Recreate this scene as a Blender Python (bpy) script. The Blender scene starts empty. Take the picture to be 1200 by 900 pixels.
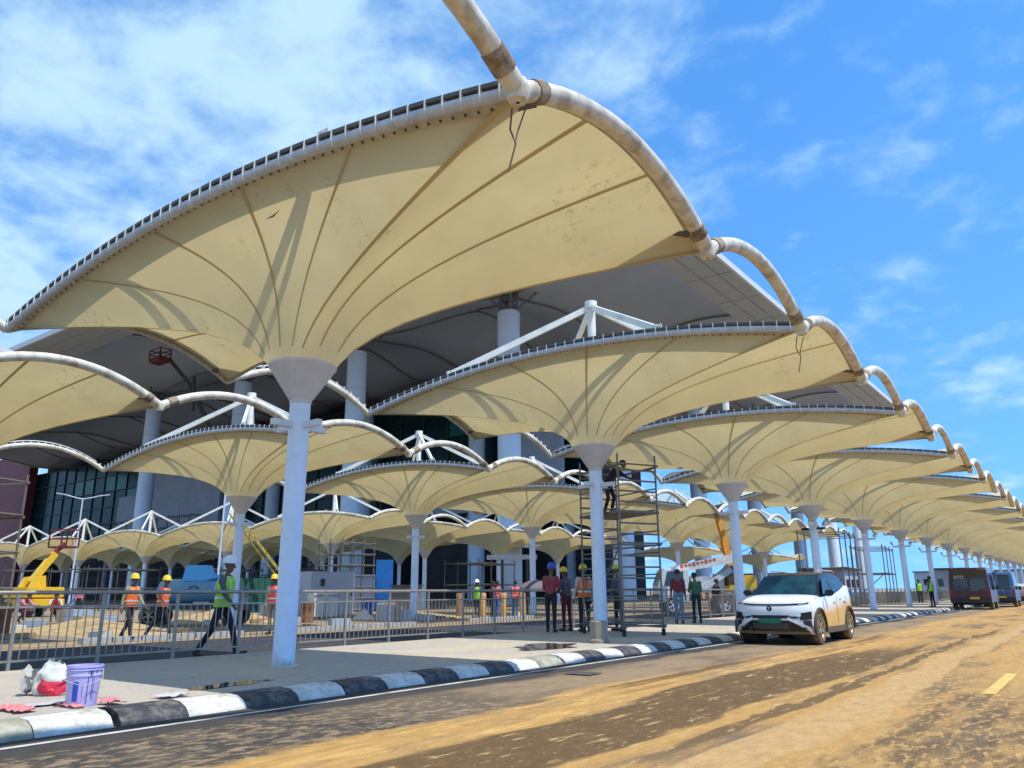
import bpy, bmesh, math, random
from math import sin, cos, pi, sqrt, radians, log, atan2
from mathutils import Vector, Matrix
random.seed(7)
C = bpy.context.scene.collection
SC = bpy.context.scene

# ---------------------------------------------------------------- camera, sun, sky
cam = bpy.data.cameras.new('camera'); cam_o = bpy.data.objects.new('camera', cam); C.objects.link(cam_o)
PITCH, ROLL, YAW = radians(14.981), radians(-0.379), radians(36.598)
Fv = Vector((-sin(YAW)*cos(PITCH), cos(YAW)*cos(PITCH), sin(PITCH)))
Rv = Vector((cos(YAW), sin(YAW), 0)); Uv = Rv.cross(Fv)
R2 = Rv*cos(ROLL)+Uv*sin(ROLL); U2 = Uv*cos(ROLL)-Rv*sin(ROLL)
m = Matrix((R2, U2, -Fv)).transposed().to_4x4(); m.translation = Vector((0, 0, 1.189))
cam_o.matrix_world = m
cam.sensor_width = 36; cam.lens = 910.54/1200*36; cam.clip_end = 6000; cam.clip_start = .05
SC.camera = cam_o
SUN_EL, SUN_AZ = radians(63), radians(88)          # azimuth measured clockwise from +Y (the road direction)
sd = Vector((sin(SUN_AZ)*cos(SUN_EL), cos(SUN_AZ)*cos(SUN_EL), sin(SUN_EL)))
sl = bpy.data.lights.new('sun', 'SUN'); sl.energy = 3.1; sl.angle = radians(.5); sl.color = (1, .955, .88)
so = bpy.data.objects.new('sun', sl); C.objects.link(so)
so.rotation_euler = sd.to_track_quat('Z', 'Y').to_euler()
w = bpy.data.worlds.new('World'); SC.world = w; w.use_nodes = True
nt = w.node_tree; N = nt.nodes; L = nt.links
bg = N['Background']; bg.inputs[1].default_value = .15
sky = N.new('ShaderNodeTexSky'); sky.sky_type = 'NISHITA'; sky.sun_disc = False
sky.sun_elevation = SUN_EL; sky.sun_rotation = SUN_AZ; sky.air_density = 1.0; sky.dust_density = 0.0; sky.ozone_density = 3.5; sky.altitude = 0
hs = N.new('ShaderNodeHueSaturation'); hs.inputs['Saturation'].default_value = 1.25; hs.inputs['Hue'].default_value = .5; hs.inputs['Value'].default_value = 1.2
L.new(sky.outputs[0], hs.inputs['Color'])
geo = N.new('ShaderNodeNewGeometry')
sep = N.new('ShaderNodeSeparateXYZ'); tc = N.new('ShaderNodeTexCoord'); L.new(tc.outputs['Generated'], sep.inputs[0])
def M_(op, a, b=None, c=None, clamp=False):
    n = N.new('ShaderNodeMath'); n.operation = op; n.use_clamp = clamp
    for i, v in enumerate((a, b, c)):
        if v is None: continue
        if isinstance(v, (int, float)): n.inputs[i].default_value = v
        else: L.new(v, n.inputs[i])
    return n.outputs[0]
svec = N.new('ShaderNodeCombineXYZ'); L.new(sep.outputs[0], svec.inputs[0]); L.new(sep.outputs[1], svec.inputs[1])
L.new(M_('MULTIPLY_ADD', M_('MAXIMUM', sep.outputs[2], -.05), .62, .24), svec.inputs[2]); L.new(svec.outputs[0], sky.inputs['Vector'])   # a clear, even sky down to the horizon
zz = M_('MAXIMUM', sep.outputs[2], .0)
zz = M_('ADD', zz, .22)
px = M_('DIVIDE', sep.outputs[0], zz); py = M_('DIVIDE', sep.outputs[1], zz)
cmb = N.new('ShaderNodeCombineXYZ'); L.new(px, cmb.inputs[0]); L.new(py, cmb.inputs[1])
def noise(scale, det, rough, vec, dist=0.):
    n = N.new('ShaderNodeTexNoise'); n.inputs['Scale'].default_value = scale; n.inputs['Detail'].default_value = det
    n.inputs['Roughness'].default_value = rough; n.inputs['Distortion'].default_value = dist; L.new(vec, n.inputs['Vector']); return n.outputs[0]
n1 = noise(3.1, 9, .58, cmb.outputs[0], .15); n2 = noise(.42, 3, .5, cmb.outputs[0]); n3 = noise(9.5, 6, .55, cmb.outputs[0], .3)
# the cloud field: a broad veil over the terminal side, broken cloud elsewhere
veil = M_('MULTIPLY_ADD', px, -.62, M_('MULTIPLY', py, -.30))          # grows towards -X
veil = M_('ADD', veil, .12, clamp=True)
cov = M_('ADD', M_('MULTIPLY', n1, .85), M_('MULTIPLY', n2, .35))
cov = M_('ADD', cov, M_('MULTIPLY', n3, .50))
veil = M_('MINIMUM', veil, .28); cov = M_('MULTIPLY_ADD', veil, .60, cov)
mr = N.new('ShaderNodeMapRange'); mr.interpolation_type = 'SMOOTHSTEP'
mr.inputs['From Min'].default_value = .805; mr.inputs['From Max'].default_value = 1.17; L.new(cov, mr.inputs['Value'])
fac = M_('MULTIPLY', mr.outputs[0], .86)
mx = N.new('ShaderNodeMix'); mx.data_type = 'RGBA'; L.new(fac, mx.inputs[0]); L.new(hs.outputs[0], mx.inputs[6])
mx.inputs[7].default_value = (2.7, 3.85, 4.6, 1)
L.new(mx.outputs[2], bg.inputs[0])
SC.view_settings.view_transform = 'Standard'; SC.view_settings.look = 'None'; SC.view_settings.exposure = .68; SC.view_settings.gamma = 1

# ---------------------------------------------------------------- materials
MATS = {}
def mat(name, col, rough=.6, metal=0., var=.12, scale=6., bump=0., bscale=40., dirt=None, dirt_amt=.5, dirt_scale=2., spec=.5, coords='Object', emit=None):
    if name in MATS: return MATS[name]
    m = bpy.data.materials.new(name); m.use_nodes = True; t = m.node_tree; n = t.nodes; l = t.links
    p = n['Principled BSDF']; p.inputs['Roughness'].default_value = rough; p.inputs['Metallic'].default_value = metal
    p.inputs['Specular IOR Level'].default_value = spec
    co = n.new('ShaderNodeTexCoord')
    tx = n.new('ShaderNodeTexNoise'); tx.inputs['Scale'].default_value = scale; tx.inputs['Detail'].default_value = 6; tx.inputs['Roughness'].default_value = .6
    l.new(co.outputs[coords], tx.inputs['Vector'])
    r = n.new('ShaderNodeValToRGB'); r.color_ramp.elements[0].position = .3; r.color_ramp.elements[1].position = .7
    a = [max(0, c*(1-var)) for c in col]; b = [min(1, c*(1+var)) for c in col]
    r.color_ramp.elements[0].color = (*a, 1); r.color_ramp.elements[1].color = (*b, 1)
    l.new(tx.outputs[0], r.inputs[0]); out = r.outputs[0]
    if dirt:
        t2 = n.new('ShaderNodeTexNoise'); t2.inputs['Scale'].default_value = dirt_scale; t2.inputs['Detail'].default_value = 8; t2.inputs['Roughness'].default_value = .65
        l.new(co.outputs[coords], t2.inputs['Vector'])
        r2 = n.new('ShaderNodeValToRGB'); r2.color_ramp.elements[0].position = .48; r2.color_ramp.elements[1].position = .70
        r2.color_ramp.elements[1].color = (dirt_amt,)*3+(1,)
        l.new(t2.outputs[0], r2.inputs[0])
        k = n.new('ShaderNodeMix'); k.data_type = 'RGBA'; l.new(r2.outputs[0], k.inputs[0]); l.new(out, k.inputs[6]); k.inputs[7].default_value = (*dirt, 1); out = k.outputs[2]
    l.new(out, p.inputs['Base Color'])
    if bump:
        t3 = n.new('ShaderNodeTexNoise'); t3.inputs['Scale'].default_value = bscale; t3.inputs['Detail'].default_value = 5
        l.new(co.outputs[coords], t3.inputs['Vector'])
        bp = n.new('ShaderNodeBump'); bp.inputs['Strength'].default_value = bump; bp.inputs['Distance'].default_value = .02
        l.new(t3.outputs[0], bp.inputs['Height']); l.new(bp.outputs[0], p.inputs['Normal'])
    if emit:
        p.inputs['Emission Color'].default_value = (*col, 1); p.inputs['Emission Strength'].default_value = emit
    MATS[name] = m; return m

def fabric_mat(name, col, trans, tmix, speck=True):
    m = bpy.data.materials.new(name); m.use_nodes = True; t = m.node_tree; n = t.nodes; l = t.links
    for x in list(n):
        if x.type == 'BSDF_PRINCIPLED': n.remove(x)
    out = [x for x in n if x.type == 'OUTPUT_MATERIAL'][0]
    co = n.new('ShaderNodeTexCoord')
    def nz(s, d, r, st=None):
        q = n.new('ShaderNodeTexNoise'); q.inputs['Scale'].default_value = s; q.inputs['Detail'].default_value = d; q.inputs['Roughness'].default_value = r
        l.new(co.outputs['Object'], q.inputs['Vector']); return q.outputs[0]
    def ramp(v, p0, c0, p1, c1):
        q = n.new('ShaderNodeValToRGB'); e = q.color_ramp.elements; e[0].position = p0; e[1].position = p1; e[0].color = (*c0, 1); e[1].color = (*c1, 1); l.new(v, q.inputs[0]); return q.outputs[0]
    big = ramp(nz(.55, 5, .6), .3, [c*.86 for c in col], .72, [min(1, c*1.06) for c in col])
    cur = big
    if speck:
        sp = ramp(nz(5., 10, .80), .545, (0, 0, 0), .64, (.62,)*3)
        patch = ramp(nz(.75, 3, .5), .50, (0, 0, 0), .62, (1, 1, 1))
        mm = n.new('ShaderNodeMix'); mm.data_type = 'RGBA'; mm.blend_type = 'MULTIPLY'; mm.inputs[0].default_value = 1; l.new(sp, mm.inputs[6]); l.new(patch, mm.inputs[7])
        k = n.new('ShaderNodeMix'); k.data_type = 'RGBA'; l.new(mm.outputs[2], k.inputs[0]); l.new(cur, k.inputs[6]); k.inputs[7].default_value = (.30, .23, .10, 1); cur = k.outputs[2]
    d = n.new('ShaderNodeBsdfDiffuse'); l.new(cur, d.inputs[0])
    bp = n.new('ShaderNodeBump'); bp.inputs['Strength'].default_value = .35; bp.inputs['Distance'].default_value = .12; l.new(nz(1.6, 3, .45), bp.inputs['Height']); l.new(bp.outputs[0], d.inputs['Normal'])
    tr = n.new('ShaderNodeBsdfTranslucent')
    tm = n.new('ShaderNodeMix'); tm.data_type = 'RGBA'; tm.blend_type = 'MULTIPLY'; tm.inputs[0].default_value = 1; l.new(cur, tm.inputs[6]); tm.inputs[7].default_value = (*trans, 1)
    l.new(tm.outputs[2], tr.inputs[0])
    ms = n.new('ShaderNodeMixShader'); ms.inputs[0].default_value = tmix; l.new(d.outputs[0], ms.inputs[1]); l.new(tr.outputs[0], ms.inputs[2])
    l.new(ms.outputs[0], out.inputs[0]); MATS[name] = m; return m

def glass_mat(name, col, rough=.05):
    return mat(name, col, rough=rough, var=.1, spec=.9, scale=1.)

FABRIC = fabric_mat('fabric', (.72, .64, .42), (1., .92, .68), .30)
SEAM = fabric_mat('fabric_seam', (.57, .48, .29), (1., .9, .65), .26, False)
WHITE = mat('white_paint', (.76, .75, .70), .45, var=.06, dirt=(.34, .27, .16), dirt_amt=.5, dirt_scale=1.6)
PIPE = mat('pipe_paint', (.66, .60, .47), .5, var=.14, dirt=(.27, .20, .10), dirt_amt=.85, dirt_scale=3.2, bump=.15, bscale=14)
COLP = mat('column_paint', (.68, .79, .94), .4, var=.05, dirt=(.45, .42, .36), dirt_amt=.22, dirt_scale=1.1)
def splash(m, top, col):
    t = m.node_tree; n = t.nodes; l = t.links; p = n['Principled BSDF']; src = p.inputs['Base Color'].links[0].from_socket
    co = n.new('ShaderNodeTexCoord'); sp = n.new('ShaderNodeSeparateXYZ'); l.new(co.outputs['Object'], sp.inputs[0])
    tx = n.new('ShaderNodeTexNoise'); tx.inputs['Scale'].default_value = 9; tx.inputs['Detail'].default_value = 8; tx.inputs['Roughness'].default_value = .7; l.new(co.outputs['Object'], tx.inputs['Vector'])
    a = n.new('ShaderNodeMath'); a.operation = 'MULTIPLY_ADD'; l.new(tx.outputs[0], a.inputs[0]); a.inputs[1].default_value = -top*1.6; l.new(sp.outputs[2], a.inputs[2])
    mr = n.new('ShaderNodeMapRange'); mr.inputs['From Min'].default_value = -top*.45; mr.inputs['From Max'].default_value = -top*.95; mr.inputs['To Max'].default_value = .8; l.new(a.outputs[0], mr.inputs['Value'])
    k = n.new('ShaderNodeMix'); k.data_type = 'RGBA'; l.new(mr.outputs[0], k.inputs[0]); l.new(src, k.inputs[6]); k.inputs[7].default_value = (*col, 1); l.new(k.outputs[2], p.inputs['Base Color'])
splash(COLP, .55, (.40, .31, .20))
CAPM = mat('capital_paint', (.58, .56, .55), .5, var=.06)
GALV = mat('galvanised', (.48, .50, .53), .5, .0, var=.18)
STEEL = mat('railing_steel', (.33, .295, .255), .42, .55, var=.2, dirt=(.3, .2, .1), dirt_amt=.4)
DARK = mat('dark_metal', (.05, .045, .04), .6)
TRAY = mat('tray_metal', (.11, .105, .095), .7, var=.3)
RUST = mat('rusty_plate', (.20, .135, .08), .8, var=.5, scale=9., dirt=(.50, .44, .32), dirt_amt=.9, dirt_scale=4., bump=.4, bscale=20)
RUBBER = mat('rubber', (.025, .024, .023), .85, var=.3)

# ---------------------------------------------------------------- mesh helpers
class MB:
    def __init__(s): s.v = []; s.f = []; s.m = []
    def add(s, vs, fs, mi=0):
        o = len(s.v); s.v += [tuple(v) for v in vs]; s.f += [tuple(o+i for i in f) for f in fs]; s.m += [mi]*len(fs); return s
    def box(s, c, d, rz=0., mi=0, M=None):
        x, y, z = d[0]/2, d[1]/2, d[2]/2
        vs = [Vector((a*x, b*y, e*z)) for a in (-1, 1) for b in (-1, 1) for e in (-1, 1)]
        if M is None: M = Matrix.Rotation(rz, 3, 'Z')
        c = Vector(c); vs = [M @ v + c for v in vs]
        return s.add(vs, [(0, 1, 3, 2), (4, 6, 7, 5), (0, 4, 5, 1), (2, 3, 7, 6), (0, 2, 6, 4), (1, 5, 7, 3)], mi)
    def beam(s, p0, p1, wd, ht, mi=0, up=(0, 0, 1)):
        p0, p1 = Vector(p0), Vector(p1); d = p1-p0; ln = d.length
        if ln < 1e-6: return s
        z = d/ln; x = Vector(up).cross(z)
        if x.length < 1e-4: x = Vector((1, 0, 0)).cross(z)
        x.normalize(); y = z.cross(x)
        M = Matrix((x, y, z)).transposed()
        return s.box((p0+p1)/2, (wd, ht, ln), mi=mi, M=M)
    def tube(s, pts, r, n=8, cap=True, mi=0, r2=None):
        pts = [Vector(p) for p in pts]; k = len(pts); vs = []; fs = []
        prev = None
        for i, p in enumerate(pts):
            t = (pts[min(i+1, k-1)]-pts[max(i-1, 0)]).normalized()
            if prev is None:
                a = Vector((0, 0, 1)) if abs(t.z) < .9 else Vector((1, 0, 0)); x = a.cross(t).normalized()
            else:
                x = (prev - t*prev.dot(t)).normalized()
            prev = x; y = t.cross(x)
            rr = r[i] if isinstance(r, (list, tuple)) else (r if r2 is None else r+(r2-r)*i/(k-1))
            for j in range(n):
                a = 2*pi*j/n; vs.append(p+(x*cos(a)+y*sin(a))*rr)
        for i in range(k-1):
            for j in range(n):
                fs.append((i*n+j, i*n+(j+1) % n, (i+1)*n+(j+1) % n, (i+1)*n+j))
        if cap: fs += [tuple(reversed(range(n))), tuple((k-1)*n+j for j in range(n))]
        return s.add(vs, fs, mi)
    def cyl(s, p0, p1, r, n=12, r2=None, mi=0, cap=True): return s.tube([p0, p1], r, n, cap, mi, r2)
    def lathe(s, prof, n=24, c=(0, 0, 0), M=None, mi=0):
        vs = []; fs = []; c = Vector(c)
        for r, z in prof:
            for j in range(n):
                v = Vector((r*cos(2*pi*j/n), r*sin(2*pi*j/n), z)); v = (M @ v if M else v)+c; vs.append(v)
        for i in range(len(prof)-1):
            for j in range(n): fs.append((i*n+j, i*n+(j+1) % n, (i+1)*n+(j+1) % n, (i+1)*n+j))
        return s.add(vs, fs, mi)
    def grid(s, fn, nu, nv, mi=0, flip=False):
        vs = [fn(i/nu, j/nv) for j in range(nv+1) for i in range(nu+1)]; fs = []
        for j in range(nv):
            for i in range(nu):
                q = (j*(nu+1)+i, j*(nu+1)+i+1, (j+1)*(nu+1)+i+1, (j+1)*(nu+1)+i); fs.append(q[::-1] if flip else q)
        return s.add(vs, fs, mi)
    def prism(s, poly, h0, h1, fn=lambda a, b, h: (a, b, h), mi=0):
        n = len(poly); vs = [fn(a, b, h0) for a, b in poly]+[fn(a, b, h1) for a, b in poly]
        fs = [tuple(reversed(range(n))), tuple(range(n, 2*n))]+[(i, (i+1) % n, n+(i+1) % n, n+i) for i in range(n)]
        return s.add(vs, fs, mi)
    def mesh(s, name, mats, smooth=0.):
        me = bpy.data.meshes.new(name); me.from_pydata(s.v, [], s.f)
        if not isinstance(mats, (list, tuple)): mats = [mats]
        for q in mats: me.materials.append(q)
        me.polygons.foreach_set('material_index', s.m)
        me.update()
        if smooth:
            me.polygons.foreach_set('use_smooth', [True]*len(me.polygons)); me.set_sharp_from_angle(angle=radians(smooth))
        return me
    def build(s, name, mats, parent=None, smooth=0., loc=None, bevel=0.):
        me = s.mesh(name, mats, smooth)
        if bevel:
            b = bmesh.new(); b.from_mesh(me); bmesh.ops.remove_doubles(b, verts=b.verts, dist=1e-5); bmesh.ops.recalc_face_normals(b, faces=b.faces)
            bmesh.ops.bevel(b, geom=[e for e in b.edges], offset=bevel, segments=2, affect='EDGES', clamp_overlap=True); b.to_mesh(me); b.free()
            me.polygons.foreach_set('use_smooth', [True]*len(me.polygons)); me.set_sharp_from_angle(angle=radians(35))
        return place(me, name, parent, loc)
def place(me, name, parent=None, loc=None, rz=0.):
    o = bpy.data.objects.new(name, me); C.objects.link(o); o.parent = parent
    if loc is not None: o.location = loc
    if rz: o.rotation_euler.z = rz
    return o
def tag(o, label=None, cat=None, group=None, kind=None):
    if label: o['label'] = label
    if cat: o['category'] = cat
    if group: o['group'] = group
    if kind: o['kind'] = kind
    return o
def thing(name, label, cat, loc=(0, 0, 0), rz=0., group=None):
    o = bpy.data.objects.new(name, None); C.objects.link(o); o.empty_display_size = .2
    o.location = loc; o.rotation_euler = (0, 0, rz); return tag(o, label, cat, group)
KIDS = {}
def dup(root, loc=None, rz=None, label=None, group=None):
    def cp(o, par):
        c = o.copy(); C.objects.link(c); c.parent = par
        for ch in list(o.children): cp(ch, c)
        return c
    r = cp(root, None)
    if loc is not None: r.location = loc
    if rz is not None: r.rotation_euler.z = rz
    if label: r['label'] = label
    if group: r['group'] = group
    return r

# ================================================================= SETTING
def ground_mat(name, base, layers, bump=.4, bscale=25., rough=.9):
    """base colour with dirt layers: (colour, noise scale xyz, threshold lo, hi, amount, x-band or None)"""
    m = bpy.data.materials.new(name); m.use_nodes = True; t = m.node_tree; n = t.nodes; l = t.links
    p = n['Principled BSDF']; p.inputs['Roughness'].default_value = rough; p.inputs['Specular IOR Level'].default_value = .25
    co = n.new('ShaderNodeTexCoord'); sx = n.new('ShaderNodeSeparateXYZ'); l.new(co.outputs['Object'], sx.inputs[0])
    def math(op, a, b=None, cl=False):
        q = n.new('ShaderNodeMath'); q.operation = op; q.use_clamp = cl
        for i, v in enumerate((a, b)):
            if v is None: continue
            if isinstance(v, (int, float)): q.inputs[i].default_value = v
            else: l.new(v, q.inputs[i])
        return q.outputs[0]
    def nz(sc, det=10, rough=.70, dist=.25):
        mp = n.new('ShaderNodeMapping'); mp.inputs['Scale'].default_value = sc; l.new(co.outputs['Object'], mp.inputs[0])
        q = n.new('ShaderNodeTexNoise'); q.inputs['Scale'].default_value = 1; q.inputs['Detail'].default_value = det; q.inputs['Roughness'].default_value = rough; q.inputs['Distortion'].default_value = dist
        l.new(mp.outputs[0], q.inputs['Vector']); return q.outputs[0]
    def rng(v, a, b):
        q = n.new('ShaderNodeMapRange'); q.interpolation_type = 'SMOOTHSTEP'; q.inputs['From Min'].default_value = a; q.inputs['From Max'].default_value = b; l.new(v, q.inputs['Value']); return q.outputs[0]
    fine = nz((60, 60, 60), 4)
    r = n.new('ShaderNodeValToRGB'); r.color_ramp.elements[0].color = (*[c*.65 for c in base], 1); r.color_ramp.elements[1].color = (*[c*1.35 for c in base], 1); r.color_ramp.elements[0].position = .3; r.color_ramp.elements[1].position = .7
    l.new(fine, r.inputs[0]); cur = r.outputs[0]
    wob = nz((.55, .16, 1), 4)
    xw = math('ADD', sx.outputs[0], math('MULTIPLY', math('SUBTRACT', wob, .5), 1.1))
    for col, sc, lo, hi, amt, band in layers:
        v = nz(sc)
        f = v
        if band:
            x0, x1, soft, push = band[:4]
            up = rng(xw, x0-soft, x0+soft); dn = math('SUBTRACT', 1., rng(xw, x1-soft, x1+soft))
            bm_ = math('MULTIPLY', up, dn)
            if len(band) > 4:
                y0, y1, sy = band[4:7]
                uy = rng(sx.outputs[1], y0-sy, y0+sy); dy = math('SUBTRACT', 1., rng(sx.outputs[1], y1-sy, y1+sy))
                bm_ = math('MULTIPLY', bm_, math('MULTIPLY', uy, dy))
            f = math('ADD', v, math('MULTIPLY', math('SUBTRACT', bm_, 1.), push))
        f = math('MULTIPLY', rng(f, lo, hi), amt)
        cr = n.new('ShaderNodeValToRGB'); cr.color_ramp.elements[0].color = (*[c*.8 for c in col], 1); cr.color_ramp.elements[1].color = (*[min(1, c*1.2) for c in col], 1)
        cr.color_ramp.elements[0].position = .3; cr.color_ramp.elements[1].position = .7
        l.new(nz((9, 4, 9), 6), cr.inputs[0])
        k = n.new('ShaderNodeMix'); k.data_type = 'RGBA'; l.new(f, k.inputs[0]); l.new(cur, k.inputs[6]); l.new(cr.outputs[0], k.inputs[7]); cur = k.outputs[2]
    l.new(cur, p.inputs['Base Color'])
    bp = n.new('ShaderNodeBump'); bp.inputs['Strength'].default_value = bump; bp.inputs['Distance'].default_value = .03
    l.new(nz((bscale, bscale, bscale), 6, .7), bp.inputs['Height']); l.new(bp.outputs[0], p.inputs['Normal'])
    MATS[name] = m; return m

OCH = (.56, .36, .13); TAN = (.46, .35, .21); BRN = (.20, .125, .05); SAND = (.60, .43, .22); ASPH = (.055, .05, .048)
road_m = ground_mat('road_dirt', (.13, .10, .07), [
    ((.05, .047, .046), (.8, .3, 1), .25, .45, .96, (-8, -6.85, .15, .6)),              # bare asphalt gutter strip
    ((.055, .048, .042), (2.4, 1.6, 1), .34, .52, .95, (-7.3, -4.7, .5, .6, -4, 6.6, 1.4)),  # dark wet patch near the camera
    ((.31, .225, .13), (9., 4.5, 1), .47, .60, .85, (-7.0, -3.9, .3, .5, -4, 8., 1.)),    # beige crumbs on it
    ((.29, .205, .12), (1.1, .4, 1), .30, .56, .95, (-7.0, -4.4, .3, .5, 7., 500, 1.6)),
    ((.47, .27, .085), (1.0, .18, 1), .32, .56, .95, (-5.75, 4.5, .5, .5)),
    ((.58, .35, .11), (6., .8, 1), .50, .62, .9, (-5.6, -4.4, .3, .35)),
    ((.125, .075, .032), (1.3, .06, 1), .26, .46, .95, (-4.6, -3.2, .22, .6, -4, 22, 9.)),
    ((.14, .085, .036), (1.5, .07, 1), .36, .48, .92, (-3.05, -2.75, .10, .6, 3, 30, 6.)),
    ((.13, .08, .035), (3.5, .10, 1), .46, .58, .9, (-5.5, -4.6, .2, .45, 6, 26, 4.)),
    ((.56, .37, .15), (9., 1.6, 1), .56, .64, .85, (-5.0, -2.6, .3, .4)),
    ((.48, .30, .125), (1.4, .2, 1), .28, .46, .95, (-2.7, -2.05, .15, .6)),
    ((.115, .075, .04), (4., .9, 1), .38, .60, .85, (-2.0, 1.4, .25, .5, 1, 13, 3.)),
    ((.47, .285, .10), (14., 4., 1), .50, .60, .92, (-2.2, 4, .2, .35)),
    ((.17, .11, .05), (2., .12, 1), .50, .62, .8, (-2.4, 3, .3, .5, 14, 90, 8)),
    ((.62, .42, .17), (26., 9., 1), .60, .66, .8, (-5.9, 4, .4, .25)),
    ((.10, .07, .04), (30., 12., 1), .60, .66, .7, (-7., 4, .4, .25)),
], bump=.6)
earth_m = ground_mat('earth', (.28, .19, .10), [((.21, .19, .165), (.35, .35, 1), .40, .58, .9, None), ((.42, .29, .13), (.8, .8, 1), .5, .62, .8, None), ((.12, .10, .08), (2.2, 2.2, 1), .58, .7, .8, None)], bump=.7)
serv_m = ground_mat('service_asphalt', (.045, .047, .055), [((.24, .21, .17), (.5, .25, 1), .54, .70, .6, None), ((.33, .25, .14), (3, 3, 1), .60, .72, .5, None)], bump=.4)
pave_m = ground_mat('pavement_concrete', (.40, .36, .31), [((.52, .42, .28), (.6, .6, 1), .42, .64, .7, None), ((.22, .19, .16), (2.2, 2.2, 1), .57, .68, .75, None), ((.10, .085, .07), (1.2, 1.2, 1), .66, .72, .7, None)], bump=.25, bscale=12.)

def sheet(name, x0, x1, y0, y1, z, m, nx=1, ny=1):
    b = MB(); b.grid(lambda u, v: (x0+(x1-x0)*u, y0+(y1-y0)*v, z), nx, ny); o = b.build(name, m); o['kind'] = 'structure'; return o
sheet('ground', -3000, 3000, -3000, 3000, -.02, earth_m)
road = sheet('road', -7.62, 26, -80, 900, .0, road_m)
sheet('service_road', -20.0, -13.12, -60, 60, -.012, serv_m)
P_STEP = 9.503
# pavement slab with black and white kerb stones
pv = MB(); pv.box((-10.62, 150, .0), (4.96, 460, .246))
pave = tag(pv.build('pavement', pave_m), kind='structure')
KB = mat('kerb_black', (.035, .037, .045), .7, var=.3, dirt=(.30, .26, .2), dirt_amt=.7, dirt_scale=5., bump=.3)
KW = mat('kerb_white', (.62, .61, .57), .7, var=.14, dirt=(.27, .22, .11), dirt_amt=.85, dirt_scale=5., bump=.5)
KY = mat('kerb_worn', (.30, .28, .20), .8, var=.3, dirt=(.5, .48, .4), dirt_amt=.7, dirt_scale=7., bump=.3)
KL = .697
def kerb_mesh(nm, mt):
    prof = [(-8.14, .118), (-8.00, .135), (-7.84, .126), (-7.73, .085), (-7.665, .02), (-7.64, -.05), (-8.14, -.05)]
    b = MB(); b.prism([(a, z) for a, z in prof], .006, KL-.006, lambda a, z, h: (a, h, z)); me = b.mesh(nm, mt, 0); return me
kms = [kerb_mesh('kerb_stone', KW), kerb_mesh('kerb_stone', KB), kerb_mesh('kerb_stone', KY)]
for i in range(-6, 84):
    me = kms[i % 2]
    if i in (-1, 11): me = kms[2]
    o = place(me, 'kerb_stone', pave, (random.uniform(-.008, .008), 3.40+KL*i, random.uniform(-.006, .006)))
    o.rotation_euler.z = random.uniform(-.006, .006)
bk = MB(); bk.box((-7.9, 61.9+150, .03), (.46, 300, .19)); tag(bk.build('kerb_far', KY, pave))
sheet('road_line', -7.35, -7.27, -30, 60, .004, mat('line_white', (.55, .54, .50), .8, var=.2, dirt=(.2, .16, .1), dirt_amt=.9, dirt_scale=3))
YEL = mat('line_yellow', (.62, .42, .10), .8, var=.2, dirt=(.4, .3, .15), dirt_amt=.6, dirt_scale=4)
for k in range(0, 6): sheet('lane_marking', -1.41, -1.27, 11.1+k*8.5, 13.9+k*8.5, .004, YEL)
WATER = mat('puddle_water', (.10, .075, .045), .03, var=.1, spec=.7)
def puddle(x, y, rx, ry, name, z=.128):
    b = MB(); pts = []
    for j in range(28):
        a = 2*pi*j/28; r = 1+.28*sin(2*a+x)+.16*sin(5*a+y)+.08*sin(9*a); pts.append((x+rx*r*cos(a), y+ry*r*sin(a), z))
    b.add(pts, [tuple(range(28))]); return tag(b.build(name, WATER), kind='structure')
puddle(-9.3, 13.6, .62, .95, 'water_puddle'); puddle(-8.75, 6.0, .22, .5, 'water_puddle')
# ================================================================= CANOPIES
HW, HL, YO = 6.18, 2.43, .127          # half width (across), half length (along the road), offset of the column
ZC, NECK, RING, R0 = 6.07, 4.10, 4.74, .55
RX, RY = .70, .68                       # rise of the long and the short edge arches
def arch_x(u): return ZC+RX*(1-u*u)
def arch_y(u): return ZC+RY*(1-u*u)
def edge(side, s):
    """side 0: near long edge, 1: road short edge, 2: far long edge, 3: inner short edge; s in -1..1"""
    if side == 0: return Vector((s*HW, YO-HL, arch_x(s)))
    if side == 1: return Vector((HW, YO+s*HL, arch_y(s)))
    if side == 2: return Vector((-s*HW, YO+HL, arch_x(s)))
    return Vector((-HW, YO-s*HL, arch_y(s)))
def memb(e, t, off=0.):
    th = atan2((e.y-YO)/HL, e.x/HW)
    r = Vector((R0*cos(th), R0*sin(th)+YO*.0, RING))
    g = log(1+17*t)/log(18)
    return Vector((r.x+(e.x-r.x)*t, r.y+(e.y-r.y)*t, r.z+(e.z-r.z)*g-off))
SEAMS = [(0, -1), (0, -.6), (0, -.2), (0, .2), (0, .6), (1, -1), (1, -.34), (1, .34), (2, -1), (2, -.6), (2, -.2), (2, .2), (2, .6), (3, -1), (3, -.34), (3, .34)]
def gore(i):
    s0, a0 = SEAMS[i]; s1, a1 = SEAMS[(i+1) % 16]
    if s1 != s0: a1 = 1.
    b = MB(); b.grid(lambda u, v: memb(edge(s0, a0+(a1-a0)*u), v**1.25), 4, 11); return b
def seam_mb(i, wd=.042):
    sd_, a = SEAMS[i]; e0 = edge(sd_, a); b = MB()
    tan = Vector((1, 0, 0)) if sd_ in (0, 2) else Vector((0, 1, 0))
    c = Vector((e0.x, e0.y-YO, 0))
    if a == -1: tan = Vector((-c.y, c.x, 0)).normalized()
    def fn(u, v):
        t = .02+.975*v**1.25; p = memb(e0, t); q = c.normalized()
        return p + tan*(u-.5)*2*wd*(.35+.65*t) + Vector((q.x*.010, q.y*.010, -.016))
    b.grid(fn, 1, 14); return b
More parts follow.
